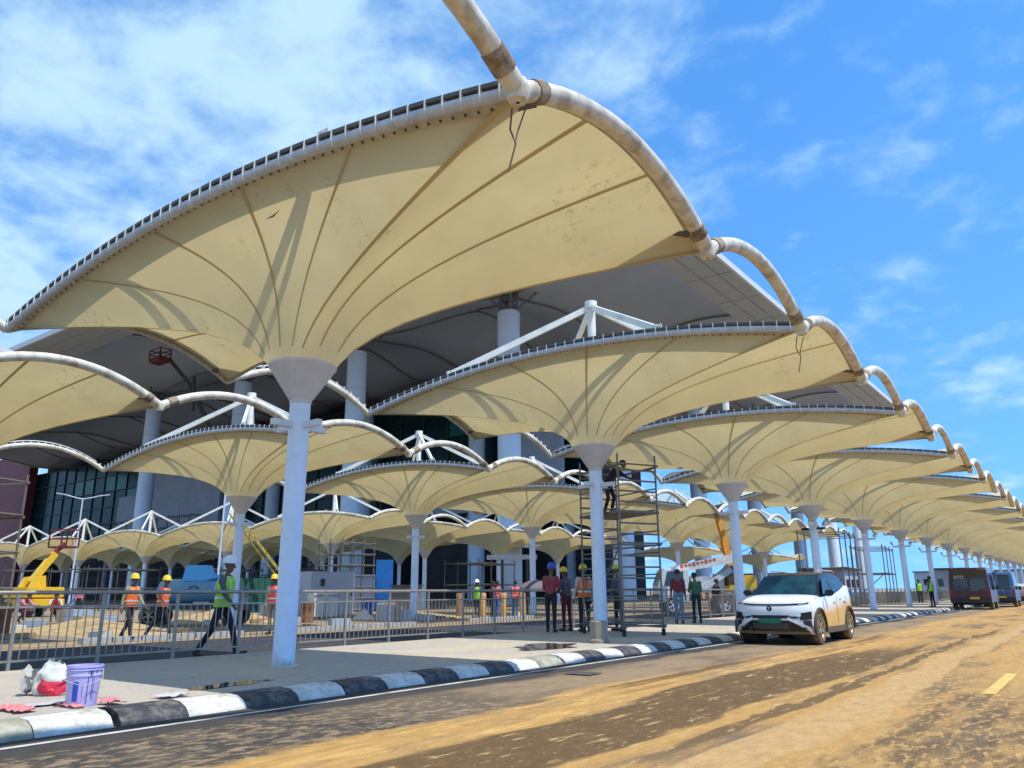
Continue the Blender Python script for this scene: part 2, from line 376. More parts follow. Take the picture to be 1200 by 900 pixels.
def pipe_pts(side, n=18, dz=0., s0=-1., s1=1.): return [edge(side, s0+(s1-s0)*i/n)+Vector((0, 0, dz)) for i in range(n+1)]
def bracket_mb(side, s, dz=.03):
    e = edge(side, s); b = MB()
    out = {0: Vector((0, -1, 0)), 2: Vector((0, 1, 0)), 3: Vector((-1, 0, 0))}[side]
    tan = Vector((1, 0, 0)) if side in (0, 2) else Vector((0, 1, 0))
    poly = [(-.03, -.095), (.06, -.095), (.085, -.02), (.085, .105), (.07, .115), (-.06, .095)]
    b.prism(poly, -.007, .007, lambda a, z, h: tuple(e+out*a+tan*h+Vector((0, 0, z+dz)))); return b
def tray_mb(side, n=22):
    b = MB()
    out = {0: Vector((0, -1, 0)), 2: Vector((0, 1, 0)), 3: Vector((-1, 0, 0))}[side]
    pr = [(.07, .085), (.07, .135), (.055, .135), (.055, .10), (-.46, .10), (-.46, .14), (-.48, .14), (-.48, .085)]
    k = len(pr); vs = []; fs = []
    for i in range(n+1):
        e = edge(side, -.985+1.97*i/n)
        vs += [e+out*a+Vector((0, 0, z)) for a, z in pr]
    for i in range(n):
        for j in range(k): fs.append((i*k+j, i*k+(j+1) % k, (i+1)*k+(j+1) % k, (i+1)*k+j))
    b.add(vs, fs); return b
def strut_pts():
    top = Vector((0, YO*.5, 8.70)); out = []
    for sd_ in (0, 2):
        for u in (-.5, .5): out.append((top+Vector((0, 0, -.05)), edge(sd_, u)+Vector((0, 0, .12))))
    return out
# shared meshes
gm = [gore(i).mesh('membrane_panel', FABRIC, 60) for i in range(16)]
sm = [seam_mb(i).mesh('seam', SEAM, 60) for i in range(16)]
def joined(mbs):
    b = MB()
    for q in mbs: b.add(q.v, q.f)
    return b
memb_all = joined([gore(i) for i in range(16)]).mesh('membrane', FABRIC, 60)
seam_all = joined([seam_mb(i) for i in range(16)]).mesh('seam', SEAM, 60)
col_me = MB().cyl((0, 0, -.3), (0, 0, NECK+.05), .168, 28).mesh('column', COLP, 40)
cap_me = MB().lathe([(.165, NECK-.02), (.178, NECK+.0), (.178, NECK+.04), (.52, RING-.08), (.555, RING-.04), (.56, RING+.0), (.53, RING+.03), (.2, RING+.0)], 36).mesh('capital', CAPM, 30)
base_me = MB().lathe([(.24, -.01), (.24, .015), (.17, .015)], 24).mesh('base_plate', GALV, 30)
mast_me = MB().tube([(0, YO*.5, RING-.1), (0, YO*.5, 8.72)], .115, 14).add([], []).mesh('mast', WHITE, 40)
mcap_me = MB().cyl((0, YO*.5, 8.60), (0, YO*.5, 8.80), .17, 14).mesh('mast_cap', WHITE, 40)
def strut_me(p0, p1):
    b = MB(); d = (p1-p0); b.beam(p0, p1, .10, .15); b.box(p1-d.normalized()*.02+Vector((0, 0, .03)), (.2, .04, .16)); return b.mesh('strut', WHITE)
strut_ms = [strut_me(a, b) for a, b in strut_pts()]
brace_ms = []
for a, b in strut_pts():
    q = MB(); q.cyl((b.x*.03, YO*.5+(b.y-YO)*.05, 7.15), b+Vector((0, 0, .05)), .05, 8); brace_ms.append(q.mesh('brace', WHITE, 40))
rim_ms = [MB().tube(pipe_pts(i), .072 if i in (0, 2, 3) else .118, 12).mesh('rim_pipe', PIPE if i == 1 else GALV, 50) for i in range(4)]
rimc_ms = [MB().tube(pipe_pts(i, 10), .11, 8).mesh('rim_pipe', PIPE, 50) for i in range(4)]
tray_ms = {i: tray_mb(i).mesh('gutter_tray', TRAY) for i in (0, 2, 3)}
NB = {0: 46, 2: 46, 3: 17}
brk_ms = {i: joined([bracket_mb(i, -.97+1.94*k/(NB[i]-1)) for k in range(NB[i])]).mesh('rim_brackets', WHITE) for i in (0, 2, 3)}
def bolts(side, n):
    b = MB()
    for k in range(n):
        s = -.975+1.95*k/(n-1); p = memb(edge(side, s), .981 if side in (1, 3) else .958); q = {0: (0, -1), 1: (1, 0), 2: (0, 1), 3: (-1, 0)}[side]
        b.box(p+Vector((q[0]*.02, q[1]*.02, -.042)), (.022, .022, .022))
    return b
bolt_ms = {i: bolts(i, 64 if i in (0, 2) else 30).mesh('edge_bolts', DARK) for i in range(4)}
def clamp_mb(side):
    b = MB(); n = 24; vs = []
    q = Vector({0: (0, -1, 0), 1: (1, 0, 0), 2: (0, 1, 0), 3: (-1, 0, 0)}[side])
    for i in range(n+1):
        s = -.985+1.97*i/n; e = edge(side, s); p = memb(e, .974 if side in (1, 3) else .945)
        vs += [e+q*-.03+Vector((0, 0, -.045)), p+Vector((0, 0, -.022))+q*.004, p+Vector((0, 0, -.034))+q*.004, e+q*-.02+Vector((0, 0, -.06))]
    b.add(vs, [(i*4+j, i*4+(j+1) % 4, i*4+4+(j+1) % 4, i*4+4+j) for i in range(n) for j in range(4)]); return b
clamp_ms = [clamp_mb(i).mesh('clamp_strip', mat('clamp_cream', (.46, .39, .25), .7, var=.2, dirt=(.25, .19, .1), dirt_amt=.6, dirt_scale=4), 40) for i in range(4)]
# joint sleeves on the road edge pipe
def sleeve(s):
    b = MB(); e0, e1 = edge(1, s-.035), edge(1, s+.035); b.tube([e0, e1], .132, 12); return b.mesh('joint_sleeve', RUST, 40)
sleeve_ms = [sleeve(-.86), sleeve(.86)]
knuckle_ms = []
for s in (-1, 1):
    b = MB(); e = edge(1, s); b.lathe([(.02, -.14), (.10, -.12), (.14, 0), (.10, .12), (.02, .14)], 14, e); knuckle_ms.append(b.mesh('knuckle', PIPE, 50))
bra = MB()
for a in (0, pi/2): bra.box((0, 0, 3.72), (1.05, .10, .10), a)
bracket_arm_me = bra.mesh('cross_arm', mat('cross_arm_white', (.62, .64, .68), .5))
FLM = [mat('flood_body', (.35, .36, .38), .5), mat('flood_glass', (.7, .72, .75), .1)]; flood_ms = []
for sx_, sy_ in ((.55, -.1), (-.55, -.1), (.1, -.55), (-.1, .5)):
    fl = MB(); M = Matrix.Rotation(atan2(sy_, sx_), 3, 'Z') @ Matrix.Rotation(.5, 3, 'Y')
    fl.box((sx_, sy_, 3.92), (.10, .30, .24), M=M); fl.box((sx_*1.08, sy_*1.08, 3.90), (.02, .26, .2), M=M, mi=1)
    flood_ms.append(fl.mesh('floodlight', FLM))

def canopy(row, k, loc, label, lod, group, lights=False):
    t = thing('fabric_canopy', label, 'canopy', loc, 0., group)
    place(col_me, 'column', t); place(cap_me, 'capital', t)
    mp = place(mast_me, 'mast', t)
    for q in strut_ms: place(q, 'strut', t)
    if lod == 0:
        place(base_me, 'base_plate', t); place(mcap_me, 'mast_cap', mp)
        for q in brace_ms: place(q, 'brace', t)
        for q in gm: place(q, 'membrane_panel', t)
        for q in sm: place(q, 'seam', t)
        place(bracket_arm_me, 'cross_arm', t)
        for i in range(4):
            r = place(rim_ms[i], 'rim_pipe', t)
            tag(place(bolt_ms[i], 'edge_bolts', t), kind='stuff'); place(clamp_ms[i], 'clamp_strip', r)
            if i != 1:
                place(tray_ms[i], 'gutter_tray', r)
                if i == 0 and row == 1 and k == 0:
                    for q in range(NB[0]): bracket_mb(0, -.97+1.94*q/(NB[0]-1)).build('rim_bracket', WHITE, r)
                else: tag(place(brk_ms[i], 'rim_brackets', r), kind='stuff')
            else:
                for q in sleeve_ms: place(q, 'joint_sleeve', r)
                for q in knuckle_ms: place(q, 'knuckle', r)
    else:
        place(memb_all, 'membrane', t)
        if lod == 1: place(seam_all, 'seams', t)['kind'] = 'stuff'
        for i in range(4):
            if lod == 1 and row < 3:
                r = place(rim_ms[i], 'rim_pipe', t)
                if i == 0: place(tray_ms[i], 'gutter_tray', r); tag(place(brk_ms[i], 'rim_brackets', r), kind='stuff')
            else: place(rimc_ms[i], 'rim_pipe', t)
    if lights: place(bracket_arm_me, 'cross_arm', t); [place(q, 'floodlight', t) for q in flood_ms]
    return t
GAPL = P_STEP-2*HL
def gap_mb(x, n=16, r=.118):
    b = MB(); b.tube([(x, YO+HL+GAPL*i/n, ZC+RY*(1-(2*i/n-1)**2)) for i in range(n+1)], r, 12); return b
gap_me = gap_mb(HW).mesh('arch_pipe', PIPE, 50)
gap_in_me = gap_mb(-HW, 16, .085).mesh('arch_pipe', PIPE, 50)
gap_sleeves = []
for s in (.07, .93):
    y0 = YO+HL+GAPL*(s-.025); y1 = YO+HL+GAPL*(s+.025)
    gap_sleeves.append(MB().tube([(HW, y, ZC+RY*(1-((2*(y-YO-HL)/GAPL)-1)**2)) for y in (y0, y1)], .132, 12).mesh('joint_sleeve', RUST, 40))
gb = MB()
for i in range(17):
    s = .04+.92*i/16; gb.box((-HW, YO+HL+GAPL*s, ZC+RY*(1-(2*s-1)**2)+.09), (.14, .015, .14))
gt = [(-HW-.08, YO+HL+GAPL*i/16, ZC+RY*(1-(2*i/16-1)**2)+.17) for i in range(1, 16)]
gb.tube(gt, .02, 5)
gap_brk_me = gb.mesh('arch_brackets', WHITE)
ORD = 'first second third fourth fifth sixth seventh eighth ninth tenth eleventh twelfth thirteenth fourteenth fifteenth sixteenth seventeenth eighteenth nineteenth twentieth'.split()
X1, Y1 = -10.277, 7.955
X2, Y2 = -25.79, 7.955+9.6
lab1 = {0: 'nearest and largest tan fabric canopy, its column behind the paint bucket', 1: 'tan fabric canopy on the column beside the aluminium scaffold tower', 2: 'roadside fabric canopy on the column hidden behind the white electric car'}
for k in range(-1, 19):
    lab = lab1.get(k, 'far fabric canopy of the roadside row, %s behind the white car' % ORD[max(0, k-3)] if k > 2 else 'roadside fabric canopy nearer than the paint bucket, at the picture edge')
    canopy(1, k, (X1, Y1+P_STEP*k, .123), lab, 0 if k < 4 else (1 if k < 9 else 2), 'fabric canopies along the road', lights=3 <= k < 14)
    a = thing('arch_pipe', 'arched pipe spanning the %s gap of the roadside canopy row' % ORD[k+1], 'pipe', (X1, Y1+P_STEP*k, .123), 0, 'pipe arches between canopies')
    place(gap_me, 'pipe', a)
    if k < 6:
        for q in gap_sleeves: place(q, 'joint_sleeve', a)
    if k < 10:
        a = thing('arch_pipe', 'bracketed inner pipe arch across the %s gap of the roadside row' % ORD[k+1], 'pipe', (X1, Y1+P_STEP*k, .123), 0, 'pipe arches between canopies')
        place(gap_in_me, 'pipe', a); tag(place(gap_brk_me, 'arch_brackets', a), kind='stuff')
for k in range(-1, 7):
    lab = 'fabric canopy of the middle row, %s from the blue mixer' % ORD[max(0, k)] if k >= 0 else 'middle row fabric canopy at the left edge, cut by the picture'
    canopy(2, k, (X2, Y2+P_STEP*k, -.02), lab, 0 if k < 3 else 1, 'fabric canopies of the middle row')
    for me, br, nm in ((gap_me, None, 'outer'), (gap_in_me, gap_brk_me, 'inner')):
        a = thing('arch_pipe', '%s pipe arch across the %s gap of the middle canopy row' % (nm, ORD[k+1]), 'pipe', (X2, Y2+P_STEP*k, -.02), 0, 'pipe arches between canopies')
        place(me, 'pipe', a)
        if k < 4 and br: place(br, 'arch_brackets', a)['kind'] = 'stuff'
        elif k < 3:
            for q in gap_sleeves: place(q, 'joint_sleeve', a)
for i in range(6):
    for k in (3, 4, 5, 6, 9, 12) if i == 0 else range(3, 6):
        lab = 'white masted canopy, %s row in from the middle row, %s from the front' % (ORD[i], ORD[k-3]) if k < 8 else 'isolated low canopy far beyond the middle row, %s of two' % ('nearer' if k == 9 else 'farther')
        canopy(3, k, (-43.05-12.2*i, Y1+.3+P_STEP*k, -.32), lab, 1 if k < 5 else 2, 'masted canopies before the terminal')
        if k < 6:
            a = thing('arch_pipe', 'white pipe arch behind the %s canopy of the %s masted row' % (ORD[k-3], ORD[i]), 'pipe', (-43.05-12.2*i, Y1+.3+P_STEP*k, -.32), 0, 'pipe arches between canopies')
            place(gap_me, 'pipe', a)

# ================================================================= TERMINAL BUILDING
ROOFU = mat('roof_membrane', (.38, .43, .53), .7, var=.08, scale=.15)
EAVE = mat('eave_panel', (.40, .43, .48), .45, var=.06, scale=.3)
RIBM = mat('roof_rib', (.12, .12, .13), .6)
GLZ = mat('curtain_glass', (.002, .026, .031), .2, var=.35, spec=.16, scale=.3); GLB = mat('curtain_glass_lit_paint', (.01, .13, .11), .2, spec=.25)  # brighter teal copy has reflections and lights inside put into its colour
MULL = mat('mullion', (.006, .02, .022), .5)
CONC = mat('concrete_grey', (.34, .39, .47), .8, var=.12, scale=.6)
SHADEW = mat('interior_shade_paint', (.022, .022, .026), .8, var=.4, scale=.4)  # near-black colour paints in the deep shade of the open interior
REDW = mat('maroon_cladding', (.17, .035, .05), .6, var=.15, scale=.5)
BCOL = mat('roof_column_paint', (.62, .70, .80), .45, var=.05, dirt=(.5, .46, .40), dirt_amt=.3, dirt_scale=.5)
term = thing('terminal_building', 'vast airport terminal under a grey vaulted roof on thick pale columns', 'building', (-90, 93, 0))
def tp(b, name, m, par=None, sm=0.): return b.build(name, m, par or term, sm, loc=(90, -93, 0) if (par is None or par is term) else (0, 0, 0))
GX, GY, GB, RH = -49.2, 65.7, 24.6, 33.8
RX0, RX1, RY0, RY1 = -232., -32.1, 47.4, 174.
EX, EY = -26.4, 41.0                                   # outer edges of the eaves
def roof_z(x, y):
    u = (x-GX)/GB; v = (y-GY)/GB
    return RH + 1.25*sin(pi*u)**2 + 1.25*sin(pi*v)**2 + 1.3*(sin(pi*u)*sin(pi*v))**2
b = MB(); b.grid(lambda u, v: (RX0+(RX1-RX0)*u, RY0+(RY1-RY0)*v, roof_z(RX0+(RX1-RX0)*u, RY0+(RY1-RY0)*v)), 90, 56)
roof = tp(b, 'roof', ROOFU, None, 60)
b = MB(); b.grid(lambda u, v: (RX0+(RX1-RX0)*u, RY0+(RY1-RY0)*v, roof_z(RX0+(RX1-RX0)*u, RY0+(RY1-RY0)*v)+.7), 60, 40)
b.box((EX-.15, (EY+RY1)/2, 34.05), (.3, RY1-EY, .7)); b.box(((RX0+EX-.3)/2, EY+.15, 34.05), (EX-.3-RX0, .3, .7))
b.box(((EX-.3+RX1)/2, (EY+.3+RY1)/2, 34.3), (EX-.3-RX1, RY1-EY-.3, .15)); b.box(((RX0+RX1)/2, (EY+.3+RY0)/2, 34.3), (RX1-RX0, RY0-EY-.3, .15))
tp(b, 'roof_deck', mat('roof_deck', (.62, .63, .66), .5), roof)
def rib(p0, p1, r):
    pts = [(p0[0]+(p1[0]-p0[0])*i/12, p0[1]+(p1[1]-p0[1])*i/12) for i in range(13)]
    q = MB(); q.tube([(x, y, roof_z(x, y)-.18) for x, y in pts], r, 6); tp(q, 'rib', RIBM, roof)
for i in range(0, 8):
    for k in range(0, 5):
        x, y = GX-GB*i, GY+GB*k
        if y+GB <= RY1: rib((x, y), (x, y+GB), .12)
        if x-GB >= RX0: rib((x, y), (x-GB, y), .12)
        if y+GB <= RY1 and x-GB >= RX0:
            rib((x, y), (x-GB/2, y+GB*.38), .10); rib((x-GB, y), (x-GB/2, y+GB*.38), .10); rib((x-GB/2, y+GB*.38), (x-GB/2, y+GB), .10)
rib((RX1, RY0), (RX1, RY1), .25); rib((RX0, RY0), (RX1, RY0), .25)
for i in range(0, 7):
    x = GX-GB*i
    if x > RX0: rib((x, RY0), (x, GY), .12)
for k in range(0, 5): rib((RX1, GY+GB*k), (GX, GY+GB*k), .12)
epx = MB(); epx.box((0, 0, 0), (1.80, 8.3, .1)); epx = epx.mesh('eave_panel', EAVE)
epy = MB(); epy.box((0, 0, 0), (9.9, 2.0, .1)); epy = epy.mesh('eave_panel', EAVE)
for c in range(3):
    for k in range(15): place(epx, 'eave_panel', roof, (-31.15+1.89*c, 45.6+8.45*k, 33.85))
    for k in range(20): place(epy, 'eave_panel', roof, (-37.2-10.05*k, 42.3+2.1*c, 33.85))
hd = MB()
for a in range(4):
    ca, sa = cos(a*pi/2+pi/4), sin(a*pi/2+pi/4)
    hd.beam((.8*ca, .8*sa, 31.4), (1.1*ca, 1.1*sa, 34.1), .18, .18); hd.beam((.8*ca, .8*sa, 31.8), (3.9*ca, 3.9*sa, 34.6), .2, .2)
    c2, s2 = cos(a*pi/2+pi*.75), sin(a*pi/2+pi*.75)
    for z in (32., 33., 33.8): hd.beam((.9*ca, .9*sa, z), (.9*c2, .9*s2, z), .14, .14)
    hd.beam((.9*ca, .9*sa, 32), (1.*c2, 1.*s2, 33.8), .12, .12)
hd.cyl((0, 0, 31.4), (0, 0, 31.7), 1.05, 16)
head_me = hd.mesh('truss_head', RIBM)
colm = MB().lathe([(1.25, -.3), (1.25, 31.35), (1.2, 31.42), (.4, 31.42)], 40).mesh('roof_column', BCOL, 40)
cring = MB().lathe([(1.268, 26.3), (1.268, 26.5)], 40).mesh('column_joint', CAPM, 40)
for i in range(0, 4):
    for k in range(0, 7 if i == 0 else 2):
        x, y = GX-GB*i, GY+GB*k
        c = place(colm, 'roof_column', term, (x+90, y-93, 0)); place(cring, 'column_joint', c)
        if y < RY1: place(head_me, 'truss_head', c)
FY = 93.
XL, XR = -238., -55.
b = MB(); b.box(((XL-60+XR)/2, FY+9, 6.4), (XR-XL+60, .5, 13.6)); b.box((XR-.2, FY+7, 15.5), (.4, 14, 31)); b.box(((XL+XR)/2, FY+1.1, 23.), (XR-XL-.5, .4, 21.)); b.box(((XL+XR)/2, FY+5, 33.5), (XR-XL-.5, .4, 7.))
tp(b, 'wall', SHADEW)
b = MB(); b.box(((XL+XR)/2, FY+3.7, 13.4), (XR-XL-.6, 10, 1.0)); tp(b, 'floor_slab', CONC)
b = MB(); b.box((-247, FY-1.5, 19), (32, 2.2, 40)); tp(b, 'maroon_wall', REDW)
b = MB(); b.box((-300, FY-2.2, 19), (74, 3, 40)); tp(b, 'pink_wall', mat('pink_cladding', (.42, .26, .32), .6))
pm = [MB().box((0, 0, 0), (5.15, .09, 3.62)).mesh('glass_pane', q) for q in (GLZ, GLB)]
bright = {(4, 3), (5, 3), (7, 3), (8, 3), (9, 2), (11, 3), (10, 1), (11, 1), (14, 1), (24, 2), (28, 3)}
for i in range(33):
    for j in range(5): place(pm[1 if (i, j) in bright else 0], 'glass_pane', term, (-228.4+5.32*i+90, .3, 15.8+3.82*j))
b = MB()
for i in range(34): b.box((-231.06+5.32*i, FY+.2, 23.4), (.18, .38, 19.6))
for j in range(6): b.box((-143.5, FY+.08, 13.9+3.82*j), (176, .3, .15))
mu = tp(b, 'mullions', MULL); mu['kind'] = 'stuff'
for x0, x1, z0, z1, y in ((-178, -165, 13.9, 22.5, 89.4), (-165, -150, 13.9, 27.6, 89.7), (-150, -138, 13.9, 26.7, 89.3), (-105, -90, 0, 10.7, 90), (-84, -73, 0, 8.7, 90), (-138, -126, 0, 7, 90), (-67, -58, 13.9, 23.4, 90)):
    b = MB(); b.box(((x0+x1)/2, y, (z0+z1)/2), (x1-x0-.18, .7, z1-z0)); tp(b, 'concrete_panel', CONC if z0 else SHADEW)  # ground-level panels carry the painted interior shade, upper ones concrete grey
for k in range(9):
    b = MB(); b.cyl((-60-18.7*k, FY+1.5, -.2), (-60-18.7*k, FY+1.5, 13), .65, 14); tp(b, 'ground_floor_column', CONC, None, 40)
b = MB(); b.box((-68, 60, -.05), (64, 50, .02)); tag(b.build('forecourt_paving', CONC), kind='structure')

# ================================================================= RAILING
F_X, F_Y0, F_S = -13.1, 5.24-1.285*2, 1.285
fence = thing('railing', 'long grey steel railing with thin vertical bars along the pavement edge', 'railing', (F_X, F_Y0, .05))
post_me = MB().box((0, 0, .58), (.045, .045, 1.18)).mesh('post', STEEL)
bal_me = MB().box((0, 0, .58), (.013, .013, .76)).mesh('baluster', STEEL)
top_me = MB().tube([(0, 0, 1.175), (0, F_S, 1.175)], .032, 8).mesh('top_rail', STEEL, 50)
mid_me = MB().box((0, F_S/2, .965), (.035, F_S-.05, .03)).mesh('mid_rail', STEEL)
bot_me = MB().box((0, F_S/2, .20), (.035, F_S-.05, .03)).mesh('bottom_rail', STEEL)
for k in range(0, 24):
    y = F_S*k
    place(post_me, 'post', fence, (0, y, 0)); place(top_me, 'top_rail', fence, (0, y, 0)); place(mid_me, 'mid_rail', fence, (0, y, 0)); place(bot_me, 'bottom_rail', fence, (0, y, 0))
    for j in range(1, 10): place(bal_me, 'baluster', fence, (0, y+F_S*j/10, 0))
b = MB()
for k in range(24, 70):
    y = F_S*k; b.box((0, y, .58), (.06, .05, 1.18)); b.box((0, y+F_S/2, 1.175), (.06, F_S, .06)); b.box((0, y+F_S/2, .965), (.035, F_S, .03)); b.box((0, y+F_S/2, .2), (.035, F_S, .03))
    for j in range(1, 10): b.box((0, y+F_S*j/10, .58), (.02, .02, .76))
tag(b.build('far_railing_bars', STEEL, fence), kind='stuff')

# ================================================================= SCAFFOLDS
ALU = mat('scaffold_tube', (.20, .19, .17), .55, .4, var=.25, dirt=(.22, .13, .07), dirt_amt=.7, dirt_scale=3)
SCD = mat('scaffold_shade_paint', (.075, .07, .065), .6, .2, var=.3)  # darker tube copy, the shade beneath canopies and roof put into its colour
def scaffold(label, x, y, z, rz, wx, wy, nx, ny, lifts, lh, group=None, deck=(), rungs=False, r=.024, ledger_step=1, ALU=ALU):
    t = thing('scaffold', label, 'scaffold', (x, y, z), rz, group)
    sx = [wx*(i/nx-.5) for i in range(nx+1)]; sy = [wy*(i/ny-.5) for i in range(ny+1)]; H = lifts*lh
    for a in sx:
        for c in sy: MB().cyl((a, c, 0), (a, c, H+.5), r*1.15, 6).build('upright', ALU, t, 50)
    for q in range(0, lifts+1, ledger_step):
        z_ = q*lh+.2
        for c in sy: MB().cyl((sx[0]-.1, c, z_), (sx[-1]+.1, c, z_), r, 6).build('ledger', ALU, t, 50)
        for a in sx: MB().cyl((a, sy[0]-.1, z_+.04), (a, sy[-1]+.1, z_+.04), r, 6).build('ledger', ALU, t, 50)
    for q in range(lifts):
        if q % 2 == 0:
            MB().cyl((sx[0], sy[0], q*lh+.2), (sx[-1], sy[0], (q+1)*lh+.2), r*.9, 6).build('brace', ALU, t, 50)
    for q in deck: MB().box((0, 0, q), (wx+.1, wy+.05, .06)).build('deck_board', mat('scaffold_deck', (.16, .14, .12), .8, var=.3), t)
    if rungs:
        k = 0; z_ = .3
        while z_ < H+.3:
            for a in (sx[0], sx[-1]): MB().cyl((a, sy[0], z_), (a, sy[-1], z_), r*1.05, 6).build('rung', ALU, t, 50)
            if k % 2 == 0:
                for c in sy: MB().cyl((sx[0], c, z_+.1), (sx[-1], c, z_+.1), r*.8, 6).build('ledger', ALU, t, 50)
            k += 1
            z_ += .27
    return t
# aluminium tower beside the second column: corners measured at (-9.75,17.55) (-8.95,18.4) (-11.4,18.4)
ang = atan2(.85, -1.65)+pi
tow = scaffold('tall aluminium scaffold tower with ladder ends around the second column', -10.18, 18.4, .123, ang, 1.86, 1.17, 1, 1, 2, 2.0, deck=(3.02,), rungs=True)
for xx in (-.93, .93):
    for yy in (-.585, .585): MB().cyl((xx, yy, -.0), (xx, yy, .16), .05, 8).build('caster', RUBBER, tow, 50)
scaffold('rusty scaffold tower rising above the railing near the left picture edge', -30.4, 10.9, -.02, .35, 1.4, 1.2, 1, 1, 4, 1.2, deck=(3.9,), ledger_step=1, r=.035)
scaffold('dense scaffold frame beside the grey cabinet', -38, 33.7, -.02, 0., 2.2, 2.6, 2, 3, 6, .66, r=.03)
for q, (x, y, wx, wy, nx, ny, lifts, lab) in enumerate(((-75, 64, 6, 2, 4, 1, 5, 'dark scaffold behind the yellow boom lift'), (-108, 86, 20, 2, 7, 1, 5, 'wide scaffold against the terminal wall behind the orange vests'), (-165, 86, 48, 2, 12, 1, 8, 'long scaffold under the teal glass of the terminal'))):
    scaffold(lab, x, y, -.05, 0, wx, wy, nx, ny, lifts, 2.0, 'scaffolds on the terminal front', r=.06, ALU=SCD)

# ================================================================= VEHICLES
CARW = mat('car_white', (.74, .77, .80), .22, var=.02, spec=.6)
def muddy(name, base):
    m = bpy.data.materials.new(name); m.use_nodes = True; t = m.node_tree; n = t.nodes; l = t.links; p = n['Principled BSDF']
    co = n.new('ShaderNodeTexCoord'); sp = n.new('ShaderNodeSeparateXYZ'); l.new(co.outputs['Object'], sp.inputs[0])
    tx = n.new('ShaderNodeTexNoise'); tx.inputs['Scale'].default_value = 3.5; tx.inputs['Detail'].default_value = 7; l.new(co.outputs['Object'], tx.inputs['Vector'])
    a = n.new('ShaderNodeMath'); a.operation = 'MULTIPLY_ADD'; l.new(tx.outputs[0], a.inputs[0]); a.inputs[1].default_value = -.22; l.new(sp.outputs[2], a.inputs[2])
    g = n.new('ShaderNodeMath'); g.operation = 'MULTIPLY_ADD'; l.new(sp.outputs[1], g.inputs[0]); g.inputs[1].default_value = -.085; l.new(a.outputs[0], g.inputs[2])
    mr = n.new('ShaderNodeMapRange'); mr.inputs['From Min'].default_value = .87; mr.inputs['From Max'].default_value = .58; l.new(g.outputs[0], mr.inputs['Value']); mr.inputs['To Max'].default_value = .92
    k = n.new('ShaderNodeMix'); k.data_type = 'RGBA'; l.new(mr.outputs[0], k.inputs[0]); k.inputs[6].default_value = (*base, 1); k.inputs[7].default_value = (.60, .34, .045, 1)
    l.new(k.outputs[2], p.inputs['Base Color'])
    r = n.new('ShaderNodeMath'); r.operation = 'MULTIPLY_ADD'; l.new(mr.outputs[0], r.inputs[0]); r.inputs[1].default_value = .6; r.inputs[2].default_value = .22; l.new(r.outputs[0], p.inputs['Roughness'])
    MATS[name] = m; return m
MUDW = muddy('car_white_muddy', (.74, .77, .80))
BLKG = mat('gloss_black', (.012, .013, .015), .15, var=.1)
BLKP = mat('black_plastic', (.022, .022, .023), .6, var=.2)
CGL = mat('car_glass', (.008, .035, .045), .07, var=.7, spec=.36, scale=3.5)  # strong colour variation paints blotchy teal reflections into the glass
TYRE = mat('muddy_tyre', (.10, .075, .04), .9, var=.3, dirt=(.42, .27, .10), dirt_amt=.7, dirt_scale=6)
RIMM = mat('muddy_rim', (.36, .29, .18), .5, .4, var=.25, dirt=(.42, .28, .11), dirt_amt=.7, dirt_scale=5)
def wheel(par, loc, R, wd, side, tm=TYRE, rm=RIMM, spokes=5):
    t = bpy.data.objects.new('wheel', None); C.objects.link(t); t.parent = par; t.location = loc; t.empty_display_size = .1
    M = Matrix.Rotation(pi/2*side, 3, 'Y')
    MB().lathe([(R*.62, -wd/2), (R*.9, -wd/2), (R, -wd*.36), (R, wd*.36), (R*.9, wd/2), (R*.64, wd/2), (R*.60, wd*.3)], 28, M=M).build('tyre', tm, t, 40)
    b = MB(); b.lathe([(.001, wd*.18), (R*.60, wd*.18)], 24, M=M, mi=1); b.lathe([(R*.58, wd*.2), (R*.645, wd*.47), (R*.60, wd*.49), (R*.53, wd*.25)], 28, M=M)
    b.lathe([(.001, wd*.45), (R*.16, wd*.43), (R*.18, wd*.2)], 12, M=M)
    for q in range(spokes):
        a = 2*pi*q/spokes; p0 = M @ Vector((R*.1*cos(a), R*.1*sin(a), wd*.36)); p1 = M @ Vector((R*.6*cos(a), R*.6*sin(a), wd*.42)); b.beam(p0, p1, R*.16, .03, up=(side, 0, 0))
    b.build('rim', [rm, RUBBER], t, 40)
    return t
def lerp(tab, x):
    for (a, v), (b_, w_) in zip(tab, tab[1:]):
        if x <= b_: q = max(0, (x-a)/(b_-a)); q = q*q*(3-2*q) if False else q; return v+(w_-v)*q
    return tab[-1][1]
def car_body(HWt, ZT, ZB, y0, y1, wheels, Rw, nst=110):
    b = MB(); vs = []; st = [y0+(y1-y0)*i/nst for i in range(nst+1)]; k = 0
    for y in st:
        h = lerp(HWt, y); zt = lerp(ZT, y); zb = lerp(ZB, y)
        for yw in wheels:
            d = Rw*Rw-(y-yw)**2
            if d > 0: zb = max(zb, .34+sqrt(d))
        zb = min(zb, zt-.12); zm = min(max(zb+.02, .62), zt-.08)
        half = [(h-.09, zb), (h-.012, zb+.03), (h, zm), (h-.012, zm+(zt-zm)*.55), (h-.045, zt-.035), (h-.12, zt), (h*.5, zt+.025), (0, zt+.032)]
        ring = half + [(-a, z) for a, z in reversed(half[:-1])]
        k = len(ring); vs += [(a, y, z) for a, z in ring]
    fs = []
    for i in range(nst):
        for j in range(k-1): fs.append((i*k+j, i*k+j+1, (i+1)*k+j+1, (i+1)*k+j))
    b.add(vs, fs+[tuple(reversed(range(k))), tuple(nst*k+j for j in range(k))]); return b
